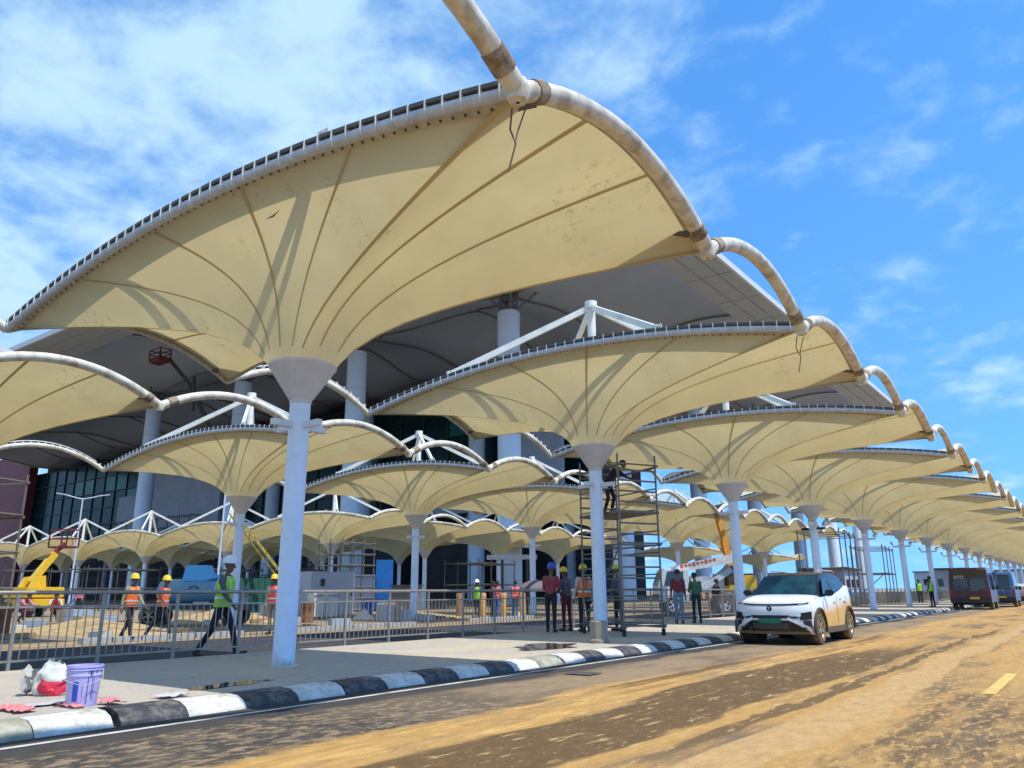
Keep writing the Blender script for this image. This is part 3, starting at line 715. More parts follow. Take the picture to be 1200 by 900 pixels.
def electric_car(loc, rz, label):
    t = thing('electric_car', label, 'car', loc, rz)
    W0 = [(-1.72, .872), (-1.5, .895), (-1.0, .905), (1.2, .905), (1.6, .88), (1.85, .82), (1.99, .70)]
    ZT = [(-1.72, .955), (-1.3, 1.0), (-.95, 1.05), (0, 1.07), (1.0, 1.19), (1.68, 1.30), (1.86, 1.24), (1.99, 1.04)]
    ZB = [(-1.72, .24), (-1.2, .28), (1.5, .28), (1.99, .42)]
    car_body(W0, ZT, ZB, -1.72, 1.99, (-1.27, 1.23), .41).build('body', MUDW, t, 40)
    # front fascia
    def yf(x, z): return -1.99+.27*(abs(x)/.875)**3+.10*max(0, (z-.72)/.24)**2+.06*max(0, (.46-z)/.2)
    b = MB(); b.grid(lambda u, v: ((u*2-1)*.875, yf((u*2-1)*.875, .24+.70*v), .24+.70*v), 24, 14); b.build('front_bumper', CARW, t, 40)
    b = MB()
    def hood(u, v):
        x = (u*2-1)*.875; y_0 = yf(x, .94); y = y_0+(-.98-y_0)*v; return (x*(1-.06*v), y, .94+.115*sin(v*pi/2)+.035*(1-(abs(x)/.875)**4)*min(1, v*4))
    b.grid(hood, 24, 12); b.build('bonnet', CARW, t, 40)
    def patch(name, poly_fn, m, n=14, off=.012, par=t):
        q = MB(); q.grid(lambda u, v: (lambda p: (p[0], yf(p[0], p[1])-off, p[1]))(poly_fn(u, v)), n, 3); return q.build(name, m, par, 40)
    def strip(x0, x1, z0, z1): return lambda u, v: (x0+(x1-x0)*u, z0+(z1-z0)*v)
    patch('light_bar', lambda u, v: ((u*2-1)*.80, .855+.034*abs(u*2-1)**3+.034*v), BLKG)
    for s in (-1, 1):
        patch('daytime_lamp', lambda u, v, s=s: (s*(.62+.2*u), .880+.035*u+.03*(v-.5)*(1-u)), mat('lamp_grey', (.30, .32, .36), .2), 6, .016)
        patch('headlight', lambda u, v, s=s: (s*(.64+.22*u), .54+.17*v+.02*u-.02*(1-u)*v), BLKG, 8, .014)
        patch('headlight_lens', lambda u, v, s=s: (s*(.44+.22*u), .625+.085*v), mat('lens_clear', (.55, .72, .80), .1), 6, .016)
        patch('bumper_blade', lambda u, v, s=s: (s*(.40+.42*u), .545-.20*u+.07*v*(1-.3*u)), CARW, 8, .03)
        patch('fog_pocket', lambda u, v, s=s: (s*(.70+.15*u), .36+.18*v), BLKP, 6, .02)
    patch('grille', lambda u, v: ((u*2-1)*(.64-.12*v), .58+.065*v), BLKG, 14, .015)
    patch('lower_grille', lambda u, v: ((u*2-1)*(.80-.36*v), .30+.235*v), BLKG, 14, .016)
    patch('grille_mesh', lambda u, v: ((u*2-1)*.40, .35+.13*v), mat('grille_mesh', (.05, .05, .05), .5), 10, .026)
    patch('skid_plate', lambda u, v: ((u*2-1)*.80, .24+.06*v), mat('mud_skid', (.16, .10, .045), .8), 14, .02)
    pl = patch('number_plate', strip(-.25, .25, .475, .58), mat('plate_green', (.008, .16, .085), .4), 4, .04)
    bz = MB(); bz.lathe([(.001, .01), (.055, .01), (.06, 0)], 20, (0, yf(0, .79)-.012, .79), Matrix.Rotation(pi/2, 3, 'X')); em = bz.build('emblem', BLKG, t, 40)
    q = MB(); y_ = yf(0, .79)-.026; q.box((0, y_, .813), (.062, .006, .010)); q.prism([(-.010, .81), (.010, .81), (.004, .752), (-.004, .752)], y_-.003, y_+.003, lambda a, z, h: (a, h, z)); q.build('emblem_mark', mat('chrome', (.7, .7, .72), .15, 1.), em)
    # glasshouse: black shell, glass set proud of it
    GW = [(-1.0, .80), (-.3, .70), (1.2, .68), (1.75, .66), (1.95, .64)]
    b = MB(); prof = [(-1.02, 1.02), (-.62, 1.27), (-.22, 1.535), (.1, 1.585), (.7, 1.60), (1.3, 1.565), (1.62, 1.50), (1.96, 1.08)]
    vs = []
    for y, z in prof:
        hw = .645 if z > 1.4 else .66+(.84-.66)*(1.5-z)/.5
        vs += [(-hw, y, z-.03), (-hw*.9, y, z), (0, y, z+.02), (hw*.9, y, z), (hw, y, z-.03)]
    fs = [(i*5+j, i*5+j+1, (i+1)*5+j+1, (i+1)*5+j) for i in range(len(prof)-1) for j in range(4)]
    b.add(vs, fs)
    for s in (-1, 1):
        poly = [(s*(.86 if z < 1.2 else .65), y, z-.03) for y, z in prof]
        base = [(s*.862, 1.96, 1.0), (s*.862, -1.02, .98)]
        n = len(poly); up = [Vector(q) for q in poly]; lo = [Vector((s*.862, q[1], 1.0)) for q in poly]
        b.add(up+lo, [(i, i+1, n+i+1, n+i) for i in range(n-1)])
    b.build('cabin', BLKG, t, 25)
    b = MB(); b.grid(lambda u, v: ((u*2-1)*(.76-.12*v), -.96+.68*v-.05*(1-(u*2-1)**2), 1.055+.455*v+.012), 10, 6); b.build('windscreen', CGL, t, 40)
    for s in (-1, 1):
        def sx(z): return s*(.878-.215*max(0, min(1, (z-1.05)/.46)))
        for nm, pl_ in (('front_window', [(-.74, 1.09), (.16, 1.13), (.16, 1.46), (-.16, 1.45)]), ('rear_window', [(.22, 1.14), (1.05, 1.235), (1.36, 1.285), (.98, 1.44), (.22, 1.465)])):
            q = MB(); q.add([(sx(z), y, z) for y, z in pl_], [tuple(range(len(pl_)))]); q.build(nm, CGL, t)
        q = MB(); q.box((s*.98, -.62, 1.13), (.20, .10, .13)); q.build('mirror', BLKG, t, bevel=.03)
        q = MB(); q.tube([(s*.60, -.05, 1.60), (s*.60, 0, 1.65), (s*.60, 1.2, 1.65), (s*.60, 1.3, 1.60)], .018, 8); q.build('roof_rail', mat('rail_silver', (.5, .5, .5), .4, .5), t, 40)
        q = MB(); q.box((s*.90, .0, .30), (.05, 1.62, .14)); q.build('sill', mat('mud_sill', (.12, .09, .05), .8), t, bevel=.015)
        for yw in (-1.27, 1.23):
            arc = [(s*.903, yw+.44*cos(a*pi/16), .34+.44*sin(a*pi/16)) for a in range(-1, 18)]
            q = MB(); q.tube(arc, .032, 6); q.build('arch_trim', mat('mud_trim', (.055, .045, .032), .8), t, 50)
            wheel(t, (s*.80, yw, .335), .335, .21, s)
            q = MB(); q.lathe([(.40, -.18), (.40, .16), (.001, .16)], 20, (s*.62, yw, .36), Matrix.Rotation(pi/2*-s, 3, 'Y')); q.build('wheel_well', RUBBER, t, 40)
        for nm, y in (('door_seam', .19), ('door_seam', -.92), ('door_seam', 1.02)):
            q = MB(); q.box((s*.9055, y, .74), (.004, .012, .62)); q.build(nm, BLKP, t)
        for y in (.02, .92):
            q = MB(); q.box((s*.915, y, .93), (.03, .18, .03)); q.build('door_handle', CARW, t, bevel=.01)
        q = MB(); q.add([(s*.907, y, z) for y, z in ((.45, .955), (.62, .965), (.62, .985), (.45, .975))], [(0, 1, 2, 3)]); q.build('side_badge', BLKP, t)
    q = MB(); q.box((0, .1, .42), (1.5, 3.3, .2)); q.build('underbody', RUBBER, t)
    for x in (-.25, .18):
        q = MB(); q.beam((x, -1.02, 1.07), (x+.42, -.90, 1.11), .02, .015); q.build('wiper', BLKP, t)
    return t
electric_car((-6.26, 20.1, 0), 0, 'white electric hatchback with black roof, green plate and mud splashed doors')

VGL = glass_mat('van_glass', (.012, .016, .02), .06)
def van(loc, rz, label, paint, sidep, Lh, Wd, Ht, plate=True, text=None, roofbox=None):
    t = thing('minivan' if Ht > 2 else 'parked_car', label, 'van' if Ht > 2 else 'car', loc, rz)
    hw = Wd/2; y0 = 0.
    prof = [(.0, .42), (-.02, 1.05), (.06, 1.35), (.22, Ht-.12), (.36, Ht), (Lh*.62, Ht), (Lh*.72, Ht-.12), (Lh*.84, 1.25), (Lh*.97, 1.05), (Lh, .8), (Lh, .4)]
    b = MB(); vs = []
    for y, z in prof:
        k = hw*(1 - .09*max(0, (z-1.1))/(Ht-1.1)); vs += [(-k, y, z), (-k*.96, y-.02, z), (k*.96, y-.02, z), (k, y, z)]
    n = len(prof); fs = [(i*4+j, i*4+j+1, (i+1)*4+j+1, (i+1)*4+j) for i in range(n-1) for j in range(3)]
    b.add(vs, fs)
    for s in (0, 3): b.add([vs[i*4+s] for i in range(n)], [tuple(range(n))], 1)
    b.build('body', [paint, sidep], t)
    def bx(z): return hw*(1-.09*max(0, (z-1.1))/(Ht-1.1))
    def yb(z): return -.03+.0*z if z < 1.05 else -.03+.08*(z-1.05)/.3 if z < 1.35 else .05+.16*(z-1.35)/(Ht-.12-1.35)
    for s in (-1, 1):
        q = MB(); q.add([(s*.06, yb(1.12)-.012, 1.12), (s*(hw*.78), yb(1.12)-.012, 1.12), (s*(hw*.74), yb(Ht-.22)-.012, Ht-.22), (s*.06, yb(Ht-.22)-.012, Ht-.22)], [(0, 1, 2, 3)]); g = q.build('rear_window', VGL, t)
        q = MB(); q.box((s*hw*.93, .0, .98), (.13, .10, .42)); q.build('tail_light', mat('tail_red', (.35, .01, .02), .3), t, bevel=.02)
        for i, (a, c) in enumerate(((.5, 1.7), (1.8, 3.0), (3.1, Lh*.70))):
            if c < a+.3: continue
            q = MB(); q.add([(s*(bx(1.2)+.012), a, 1.15), (s*(bx(1.2)+.012), c, 1.15), (s*(bx(Ht-.3)+.012), c-.12*(i == 2), Ht-.30), (s*(bx(Ht-.3)+.012), a, Ht-.30)], [(0, 1, 2, 3)]); q.build('side_window', VGL, t)
        for yw in (.85, Lh-.95):
            wheel(t, (s*(hw-.12), yw, .33), .33, .22, s)
        q = MB(); q.box((s*(hw+.10), Lh*.72, 1.25), (.18, .1, .22)); q.build('mirror', BLKP, t, bevel=.02)
    q = MB(); q.box((0, -.06, .50), (Wd*.98, .16, .26)); q.build('bumper', BLKP, t, bevel=.03)
    q = MB(); q.box((0, -.045, .80), (Wd*.82, .03, .04)); q.build('trim_bar', mat('trim_maroon', (.25, .05, .08), .4), t)
    if plate: q = MB(); q.box((.22, -.15, .66), (.5, .02, .12)); q.build('number_plate', mat('plate_yellow', (.62, .42, .03), .5), t)
    q = MB(); q.box((0, Lh/2, .4), (Wd*.8, Lh*.9, .25)); q.build('underbody', RUBBER, t)
    for x in (-.3, .45): q = MB(); q.beam((x, -.04, 1.10), (x+.35, -.02, 1.2), .02, .015); q.build('wiper', BLKP, t)
    if text:
        c = bpy.data.curves.new('window_letters', 'FONT'); c.body = text; c.size = .26; c.extrude = .002; c.align_x = 'CENTER'
        co_ = bpy.data.objects.new('tmp', c); C.objects.link(co_); me = bpy.data.meshes.new_from_object(co_.evaluated_get(bpy.context.evaluated_depsgraph_get())); bpy.data.objects.remove(co_)
        o = bpy.data.objects.new('window_letters', me); C.objects.link(o); o.parent = t; o.location = (-.48, yb(1.75)-.03, 1.78); o.rotation_euler = (pi/2, 0, 0); me.materials.clear(); me.materials.append(mat('letter_white', (.6, .6, .6), .6))
    return t
MAR = mat('van_maroon', (.055, .022, .035), .3, var=.1, dirt=(.12, .09, .07), dirt_amt=.4); MAR2 = mat('van_side', (.09, .12, .20), .25, var=.1, dirt=(.35, .25, .12), dirt_amt=.5, dirt_scale=1.2)
BLU = mat('van_blue', (.05, .12, .26), .25, var=.1, dirt=(.3, .24, .15), dirt_amt=.4); WHC = mat('car_grey_white', (.5, .52, .52), .3, dirt=(.3, .22, .12), dirt_amt=.5)
van((-6.75, 54.6, 0), .02, 'dark maroon minivan with yellow number plate parked at the kerb', MAR, MAR2, 4.6, 2.15, 2.42, text='RTO')
van((-6.1, 62.5, 0), .02, 'blue minivan parked ahead of the maroon minivan', BLU, BLU, 4.8, 2.0, 2.3)
van((-5.4, 72.5, 0), .02, 'small pale car parked ahead of the blue minivan', WHC, WHC, 3.9, 1.7, 1.55)
van((-5.2, 80.5, 0), .02, 'last pale car in the parked line beyond the minivans', WHC, WHC, 4.0, 1.75, 1.6)

# ================================================================= PEOPLE
SKIN = mat('skin', (.16, .085, .05), .6, var=.1); HAIRM = mat('hair', (.012, .010, .009), .7); SHOE = mat('boot', (.03, .028, .026), .7); EYE = mat('eye', (.02, .015, .012), .3)
def cloth(n, c): return mat(n, c, .85, var=.2, scale=14, bump=.4, bscale=18)
NAVY = cloth('trouser_navy', (.018, .02, .035)); BLACK = cloth('cloth_black', (.02, .02, .022)); KHAKI = cloth('trouser_khaki', (.30, .24, .14)); JEANS = cloth('jeans', (.09, .16, .26))
GREYP = cloth('shirt_grey', (.10, .10, .12)); OLIVE = cloth('shirt_olive', (.33, .30, .14)); CREAM = cloth('shirt_cream', (.50, .44, .38)); PLAID = cloth('shirt_red', (.30, .05, .06)); MAROON = cloth('shirt_maroon', (.12, .02, .03)); BLUEC = cloth('shirt_blue', (.05, .12, .40)); PINKC = cloth('shirt_pink', (.60, .20, .25)); GREENC = cloth('shirt_green', (.03, .12, .06))
V_LIME = cloth('vest_lime', (.34, .72, .03)); V_OR = cloth('vest_orange', (.85, .16, .02)); V_RED = cloth('vest_red', (.75, .07, .05)); REFL = mat('reflective_tape', (.62, .62, .60), .35, .3); V_MARK = cloth('vest_mark', (.03, .25, .45))
H_Y = mat('helmet_yellow', (.80, .55, .02), .3, var=.04); H_W = mat('helmet_white', (.76, .80, .84), .3, var=.04); H_B = mat('helmet_blue', (.02, .10, .55), .3, var=.04); H_L = mat('helmet_lime', (.55, .70, .03), .35, var=.04)
PQ = []
def person(label, loc, face, h=1.70, pose=None, shirt=GREYP, trou=NAVY, vest=None, helmet=None, hair=True, group=None, bare_arm=False, vest_mark=False):
    """face: direction the person looks, radians from +X. Built facing +Y."""
    p = dict(lean=.03, tw=0., ls=(0., .04), rs=(0., .04), la=(.05, .14, .2), ra=(.05, .14, .2), sit=0., head=0.); p.update(pose or {})
    t = thing('person', label, 'person', loc, face-pi/2, group)
    V3 = Vector
    pel = V3((0, 0, .93)); ln = p['lean']; ax = V3((0, sin(ln), cos(ln)))
    def up(d, x=0, y=0): return pel + ax*d + V3((x, y, 0))
    bones = []                                          # p0, p1, r0, r1, region
    ch, ne = up(.36), up(.55); hd_ = up(.70, 0, .03+.10*p['head'])
    for s in (-1, 1):
        bones.append((up(-.02, s*.075), up(.06, s*.07), .105, .10, 't')); bones.append((up(.06, s*.065), up(.22, s*.06), .098, .092, 's'))
        bones.append((up(.22, s*.06), up(.40, s*.085), .092, .105, 's')); bones.append((up(.40, s*.085), up(.475, s*.155), .095, .065, 's'))
    bones.append((up(.46), up(.58, 0, .01), .062, .052, 'k'))
    bones.append((hd_+V3((0, -.012, .025)), hd_+V3((0, -.005, .045)), .093, .09, 'k')); bones.append((hd_+V3((0, .018, -.06)), hd_+V3((0, .028, -.075)), .068, .05, 'k'))
    bones.append((hd_+V3((0, .085, -.005)), hd_+V3((0, .108, -.035)), .014, .019, 'k'))
    for s in (-1, 1): bones.append((hd_+V3((s*.09, -.01, -.02)), hd_+V3((s*.094, -.015, .015)), .016, .018, 'k'))
    feet = []
    for s, k in ((-1, 'ls'), (1, 'rs')):
        sw, bd = p[k]; hip = pel+V3((s*.095, 0, -.03)); kn = hip+V3((s*.015, sin(sw), -cos(sw)))*.43; an = kn+V3((0, sin(sw-bd), -cos(sw-bd)))*.42
        pitch = max(-.9, min(.3, (sw-bd)*.8)); toe = an+V3((s*.03, cos(pitch)*.17, sin(pitch)*.17-.035)); heel = an+V3((0, -.045, -.045))
        bones += [(hip, kn, .088, .062, 't'), (kn, an, .060, .050, 't'), (heel, toe, .042, .036, 'b'), (an, heel, .048, .043, 'b')]; feet += [toe.z-.036, heel.z-.042]
    hands = []
    for s, k in ((-1, 'la'), (1, 'ra')):
        sw, ab, bd = p[k][:3]; inw = p[k][3] if len(p[k]) > 3 else 0.
        sh = up(.455, s*.185); el = sh+V3((s*sin(ab), sin(sw)*cos(ab), -cos(sw)*cos(ab)))*.29; a2 = sw+bd
        d2 = V3((s*sin(ab)*.4-s*sin(inw), sin(a2)*cos(inw), -cos(a2)*cos(inw))).normalized(); wr = el+d2*.255
        rg = 'k' if bare_arm else 's'
        bones += [(sh, el, .058, .046, 's'), (el, wr, .044, .031, rg), (wr, wr+d2*.085, .030, .034, 'k')]; hands.append((wr, d2, s))
    zmin = min(feet); k = h/1.72
    def T(v): return (v-V3((0, 0, zmin)))*k
    b = MB()
    for a, c, r0, r1, rg in bones:
        d = (c-a); n = d.normalized() if d.length > 1e-4 else V3((0, 0, 1))
        pts = [a-n*r0*.98, a-n*r0*.7, a, c, c+n*r1*.7, c+n*r1*.98]; b.tube([T(q) for q in pts], [r0*k*f for f in (.15, .71, 1)]+[r1*k*f for f in (1, .71, .15)], 10)
    me = b.mesh('body', [SKIN, shirt, trou, SHOE, EYE]); o = place(me, 'body', t)
    md = o.modifiers.new('r', 'REMESH'); md.mode = 'VOXEL'; md.voxel_size = .016 if h > 1 else .02; md.use_smooth_shade = True
    sm_ = o.modifiers.new('s', 'SMOOTH'); sm_.iterations = 4; sm_.factor = .5
    fb = MB()
    for wr, d, s in hands:
        side = d.cross(V3((0, 1, 0)));  side = side.normalized() if side.length > .1 else V3((1, 0, 0)); nrm = side.cross(d)
        pc = wr+d*.085
        for i, (off, L_) in enumerate(((-.024, .062), (-.008, .074), (.008, .070), (.023, .054))):
            r = pc+side*off; m1 = r+d*L_*.55+nrm*.006; m2 = m1+(d*.7+nrm*.55)*L_*.5
            fb.tube([T(q) for q in (r, m1, m2)], [.0095*k, .0085*k, .006*k], 6)
        th = wr+d*.03+nrm*.02; fb.tube([T(q) for q in (th, th+(d*.5+nrm*.8)*.045, th+(d*1.1+nrm*.9)*.06)], [.011*k, .010*k, .007*k], 6)
    nf = len(fb.f)
    for s in (-1, 1): fb.lathe([(.001, -.009), (.008, -.005), (.009, 0), (.008, .005), (.001, .009)], 8, T(hd_+V3((s*.033, .083, .012))))
    fb.m = [0]*nf+[4]*(len(fb.f)-nf)
    PQ.append((o, [(T(a), T(c), rg) for a, c, r0, r1, rg in bones], fb))
    def ring(zs):                                       # shell around the torso
        q = MB(); vs = []; n = 20
        for d, hw, hd in zs:
            c = up(d, 0, .005)
            for j in range(n):
                a = 2*pi*j/n; ca, sa = cos(a), sin(a); vs.append(T(c+V3((hw*abs(ca)**.7*(1 if ca > 0 else -1), hd*abs(sa)**.8*(1 if sa > 0 else -1), 0))))
        q.add(vs, [(i*n+j, i*n+(j+1) % n, (i+1)*n+(j+1) % n, (i+1)*n+j) for i in range(len(zs)-1) for j in range(n)]); return q
    if vest:
        zs = [(-.04, .195, .142), (.08, .187, .132), (.22, .180, .127), (.34, .185, .134), (.42, .170, .126), (.475, .145, .105), (.505, .09, .085)]
        vo = ring(zs).build('vest', vest, t, 60); sh_ = vo.modifiers
        for d0 in (.10,): ring([(d0, .196, .141), (d0+.045, .194, .139)]).build('reflective_strip', REFL, vo, 60)
        for s in (-1, 1):
            q = MB(); q.tube([T(up(.26, s*.10, .138)), T(up(.40, s*.105, .136)), T(up(.485, s*.10, .085)), T(up(.50, s*.10, 0)), T(up(.47, s*.105, -.10)), T(up(.36, s*.105, -.13)), T(up(.22, s*.10, -.138))], .014*k, 5); q.build('reflective_strip', REFL, vo, 60)
        if vest_mark: q = MB(); q.box(T(up(.33, 0, -.140)), (.13, .012, .08)); q.build('back_mark', V_MARK, vo)
    hc = hd_+V3((0, -.008, .035))
    if helmet:
        q = MB(); q.lathe([(.001, .138), (.03, .137), (.065, .122), (.095, .088), (.111, .04), (.116, 0), (.120, -.004), (.112, -.006)], 20, (0, 0, 0))
        q.v = [tuple(T(hc+V3((x, y*1.14+.0, z+.02)))) if False else tuple(T(hc+V3((x*1.0, y*1.14, z+.018)))) for x, y, z in q.v]
        ho = q.build('helmet', helmet, t, 50)
        q = MB(); vs = []; 
        for j in range(13):
            a = pi*j/12; vs += [(.112*cos(a), .12*sin(a)*1.05, .02), (.118*cos(a), .12*sin(a)*1.05+.055*sin(a), .008), (.118*cos(a), .12*sin(a)*1.05+.055*sin(a), .002), (.112*cos(a), .12*sin(a)*1.05, .010)]
        q.add([T(hc+V3(v)) for v in vs], [(i*4+j, i*4+(j+1) % 4, (i+1)*4+(j+1) % 4, (i+1)*4+j) for i in range(12) for j in range(4)]); q.build('brim', helmet, ho, 50)
        q = MB(); q.tube([T(hc+V3((0, .125*cos(a)*1.0, .02+.13*sin(a)))) for a in [i*pi/10 for i in range(11)]], .012*k, 6); q.build('ridge', helmet, ho, 50)
    elif hair:
        q = MB(); q.lathe([(.001, .105), (.05, .098), (.085, .065), (.101, .015), (.100, -.03), (.085, -.05)], 18); q.v = [tuple(T(hc+V3((x, y*1.1-.012-(.02 if z < 0 else 0), z+.0)))) for x, y, z in q.v]; q.build('hair', HAIRM, t, 60)
    return t
WALK = dict(lean=.07, ls=(.42, .18), rs=(-.30, .30), la=(-.35, .14, .30), ra=(.35, .14, .40))
WALK2 = dict(lean=.05, ls=(-.28, .25), rs=(.38, .20), la=(.30, .14, .45), ra=(-.28, .14, .30))
STAND = dict(lean=.03, ls=(.04, .05), rs=(-.03, .05), la=(.05, .16, .35), ra=(.0, .12, .25))
HOLD = dict(lean=.06, head=.4, ls=(.05, .06), rs=(-.04, .05), la=(.25, .12, 1.15, .4), ra=(.2, .12, 1.25, .4))
BENDP = dict(lean=.75, head=.5, ls=(.35, .6), rs=(.15, .5), la=(.9, .1, .3), ra=(1.0, .1, .2))
REACH = dict(lean=.12, ls=(.05, .06), rs=(-.05, .06), la=(.4, .15, .5), ra=(2.3, .2, .5))
CROUCH = dict(lean=.6, head=.5, ls=(1.45, 2.2), rs=(1.3, 2.1), la=(.9, .15, .5), ra=(1.0, .15, .4))
person('person in lime green vest and white helmet walking beside the railing in dark trousers', (-13.55, 9.0, .02), .55, 1.78, WALK, GREYP, NAVY, V_LIME, H_W, vest_mark=True)
person('person in orange vest and yellow helmet with pale strips striding in black trousers', (-21.56, 11.47, -.012), .25, 1.66, WALK2, OLIVE, BLACK, V_OR, H_Y)
person('person in orange vest over red sleeves and yellow helmet, stepping behind the first orange vest', (-21.98, 12.63, -.012), .45, 1.64, WALK, PLAID, NAVY, V_OR, H_Y)
person('person in red vest over cream shirt and yellow helmet walking by the mixer front wheel', (-20.67, 15.49, -.012), -1.1, 1.66, STAND, CREAM, KHAKI, V_RED, H_Y)
person('person in red plaid shirt and blue helmet standing with back turned by the railing', (-12.35, 18.35, .123), 1.9, 1.72, HOLD, PLAID, BLACK, None, H_B)
person('person in dark shirt and yellow helmet reading a paper beside the blue helmet', (-12.25, 18.98, .123), 2.9, 1.62, HOLD, GREYP, MAROON, None, H_Y)
person('person in orange vest and yellow helmet inside the scaffold tower legs', (-11.62, 18.9, .123), 2.4, 1.68, STAND, CREAM, BLACK, V_OR, H_Y)
person('person in dark clothes and lime yellow helmet behind the scaffold tower', (-11.0, 19.7, .123), 3.0, 1.66, STAND, GREYP, BLACK, None, H_L)
person('person in maroon shirt and blue jeans standing by the railing with back turned', (-11.72, 25.1, .123), 2.0, 1.70, STAND, MAROON, JEANS, None, None)
person('person in green shirt leaning near the railing beside the maroon shirt', (-11.35, 25.7, .123), 2.3, 1.60, HOLD, GREENC, NAVY, None, None)
person('person in dark clothes bending over on the scaffold platform', (-10.55, 18.55, 3.17), .0, 1.55, BENDP, BLACK, NAVY, None, None)
person('person in lime vest and white helmet beyond the yellow bollards', (-24.6, 30.2, -.012), -1.4, 1.68, STAND, GREYP, NAVY, V_LIME, H_W)
person('person in maroon shirt between the lime vest and the red vest', (-24.0, 30.6, -.012), 1.2, 1.64, STAND, MAROON, BLACK, None, None)
person('person in red vest with white strips and blue trousers by the bollards', (-23.4, 30.2, -.012), 1.5, 1.66, STAND, PINKC, BLUEC, V_RED, None)
person('person in pink vest and jeans next to the dark umbrella', (-22.7, 30.7, -.012), 2.0, 1.66, HOLD, PINKC, JEANS, V_RED, None)
person('person in pink shirt crouching near the yellow boom lift', (-38.6, 15.6, .0), .3, 1.66, CROUCH, PINKC, MAROON, None, None)
person('person in faded red vest crouching over rubble behind the railing', (-37.6, 16.6, .0), -.4, 1.66, CROUCH, CREAM, MAROON, V_RED, None)
person('person in pink red shirt far back under the masted canopies', (-56.2, 26.3, .0), -.9, 1.66, STAND, PINKC, NAVY, None, None)
person('person in lime vest and dark cap standing at the far pavement edge', (-12.3, 71.1, .123), -1.2, 1.74, STAND, GREYP, BLACK, V_LIME, None)
person('person in lime vest beside the maroon minivan', (-8.9, 55.2, .123), 2.8, 1.76, STAND, GREYP, BLACK, V_LIME, None)
person('person in dark shirt by the orange barrier at the railing', (-13.9, 33.6, -.012), 1.0, 1.66, WALK, BLACK, NAVY, None, None)
bpy.context.view_layer.update(); _dg = bpy.context.evaluated_depsgraph_get()
RGI = {'k': 0, 's': 1, 't': 2, 'b': 3}
for o, bones, fb in PQ:
    me = bpy.data.meshes.new_from_object(o.evaluated_get(_dg)); o.modifiers.clear()
    bm = bmesh.new(); bm.from_mesh(me)
    for f in bm.faces:
        c = f.calc_center_median(); best = 9; rg = 's'
        for a, d, r in bones:
            ab = d-a; q = max(0, min(1, (c-a).dot(ab)/max(1e-9, ab.length_squared))); e = (c-(a+ab*q)).length
            if e < best: best = e; rg = r
        f.material_index = RGI[rg]; f.smooth = True
    vs = [bm.verts.new(v) for v in fb.v]
    for f, mi in zip(fb.f, fb.m):
        q = bm.faces.new([vs[i] for i in f]); q.material_index = mi; q.smooth = True
    bm.to_mesh(me); bm.free()
    if len(me.materials) < 5:
        me.materials.clear(); [me.materials.append(x) for x in o.data.materials]
    old = o.data; o.data = me; me.name = 'body'; bpy.data.meshes.remove(old)

# ================================================================= SITE MACHINES AND CLUTTER
MBL = mat('mixer_blue', (.12, .28, .44), .4, var=.1, dirt=(.30, .30, .28), dirt_amt=.55, dirt_scale=1.5); MBLB = mat('hopper_blue', (.10, .46, .88), .4, var=.06)
YELM = mat('machine_yellow', (.72, .44, .02), .4, var=.08, dirt=(.35, .25, .10), dirt_amt=.5); MRED = mat('basket_red', (.20, .03, .03), .6, var=.2); ORM = mat('machine_orange', (.75, .28, .02), .4, dirt=(.3, .18, .08), dirt_amt=.5)
CRW = mat('crane_white', (.68, .70, .70), .4, dirt=(.4, .35, .28), dirt_amt=.4); GRN = mat('site_green', (.01, .10, .07), .7); DGR = mat('dark_steel', (.06, .06, .065), .6)
ang = atan2(2.52, 3.09)
t = thing('mixer_truck', 'blue wheeled concrete mixer with bright blue hopper behind the railing', 'mixer', (-29.3, 18.25, -.02), ang); t.scale = (.86, .86, .86)
b = MB(); b.lathe([(.3, -1.75), (.58, -1.6), (.66, -1.2), (.66, .9), (.58, 1.35), (.3, 1.5)], 20, (0, 0, 0), Matrix.Rotation(pi/2, 3, 'Y')); b.v = [(x, y*.95, z*.86+1.52) for x, y, z in b.v]; b.build('tank', MBL, t, 50)
q = MB(); q.prism([(-.62, 0), (.45, 0), (1.05, .14), (.62, .40), (.50, .72), (-.48, .72)], -.38, .38, lambda a, z, h: (a, h, 1.98+z)); q.build('hopper', MBLB, t, bevel=.03)
q = MB(); q.box((.2, 0, .86), (4.2, 1.0, .22)); q.box((1.2, 0, 1.0), (.8, 1.3, .3)); q.build('chassis', DGR, t)
q = MB(); q.box((1.85, .1, 1.2), (.75, 1.1, 1.0)); q.build('cab', MBL, t, bevel=.05)
q = MB(); q.add([(2.235, -.35, 1.25), (2.235, .55, 1.25), (2.235, .55, 1.62), (2.235, -.35, 1.62)], [(0, 1, 2, 3)]); q.build('cab_window', VGL, t)
q = MB(); q.box((.75, -.62, 1.0), (1.3, .06, .12)); q.build('side_step', GALV, t)
q = MB(); q.lathe([(.14, -.005), (.16, .005), (.11, .01)], 18, (.05, -.64, 1.62), Matrix.Rotation(pi/2, 3, 'X')); q.v = [(x*1.5-.02, y, z) for x, y, z in q.v]; q.build('oval_mark', mat('mark_dark', (.05, .07, .12), .6), t)
BT = mat('dusty_tyre', (.06, .05, .045), .9, dirt=(.3, .24, .17), dirt_amt=.6)
for x in (-1.75, 1.85):
    for s in (-1, 1): wheel(t, (x, s*.72, .46), .46, .34, 1, BT, RIMM).rotation_euler.z = pi/2*s
t = thing('boom_lift', 'yellow boom lift raising a red basket to the masted canopies', 'boom lift', (-50, 20.9, -.02), .2)
q = MB(); q.box((0, 0, .75), (2.6, 1.9, .5)); q.build('chassis', YELM, t, bevel=.05); q = MB(); q.box((0, -.1, 1.35), (2.1, 2.3, .6)); q.build('turntable', YELM, t, bevel=.06)
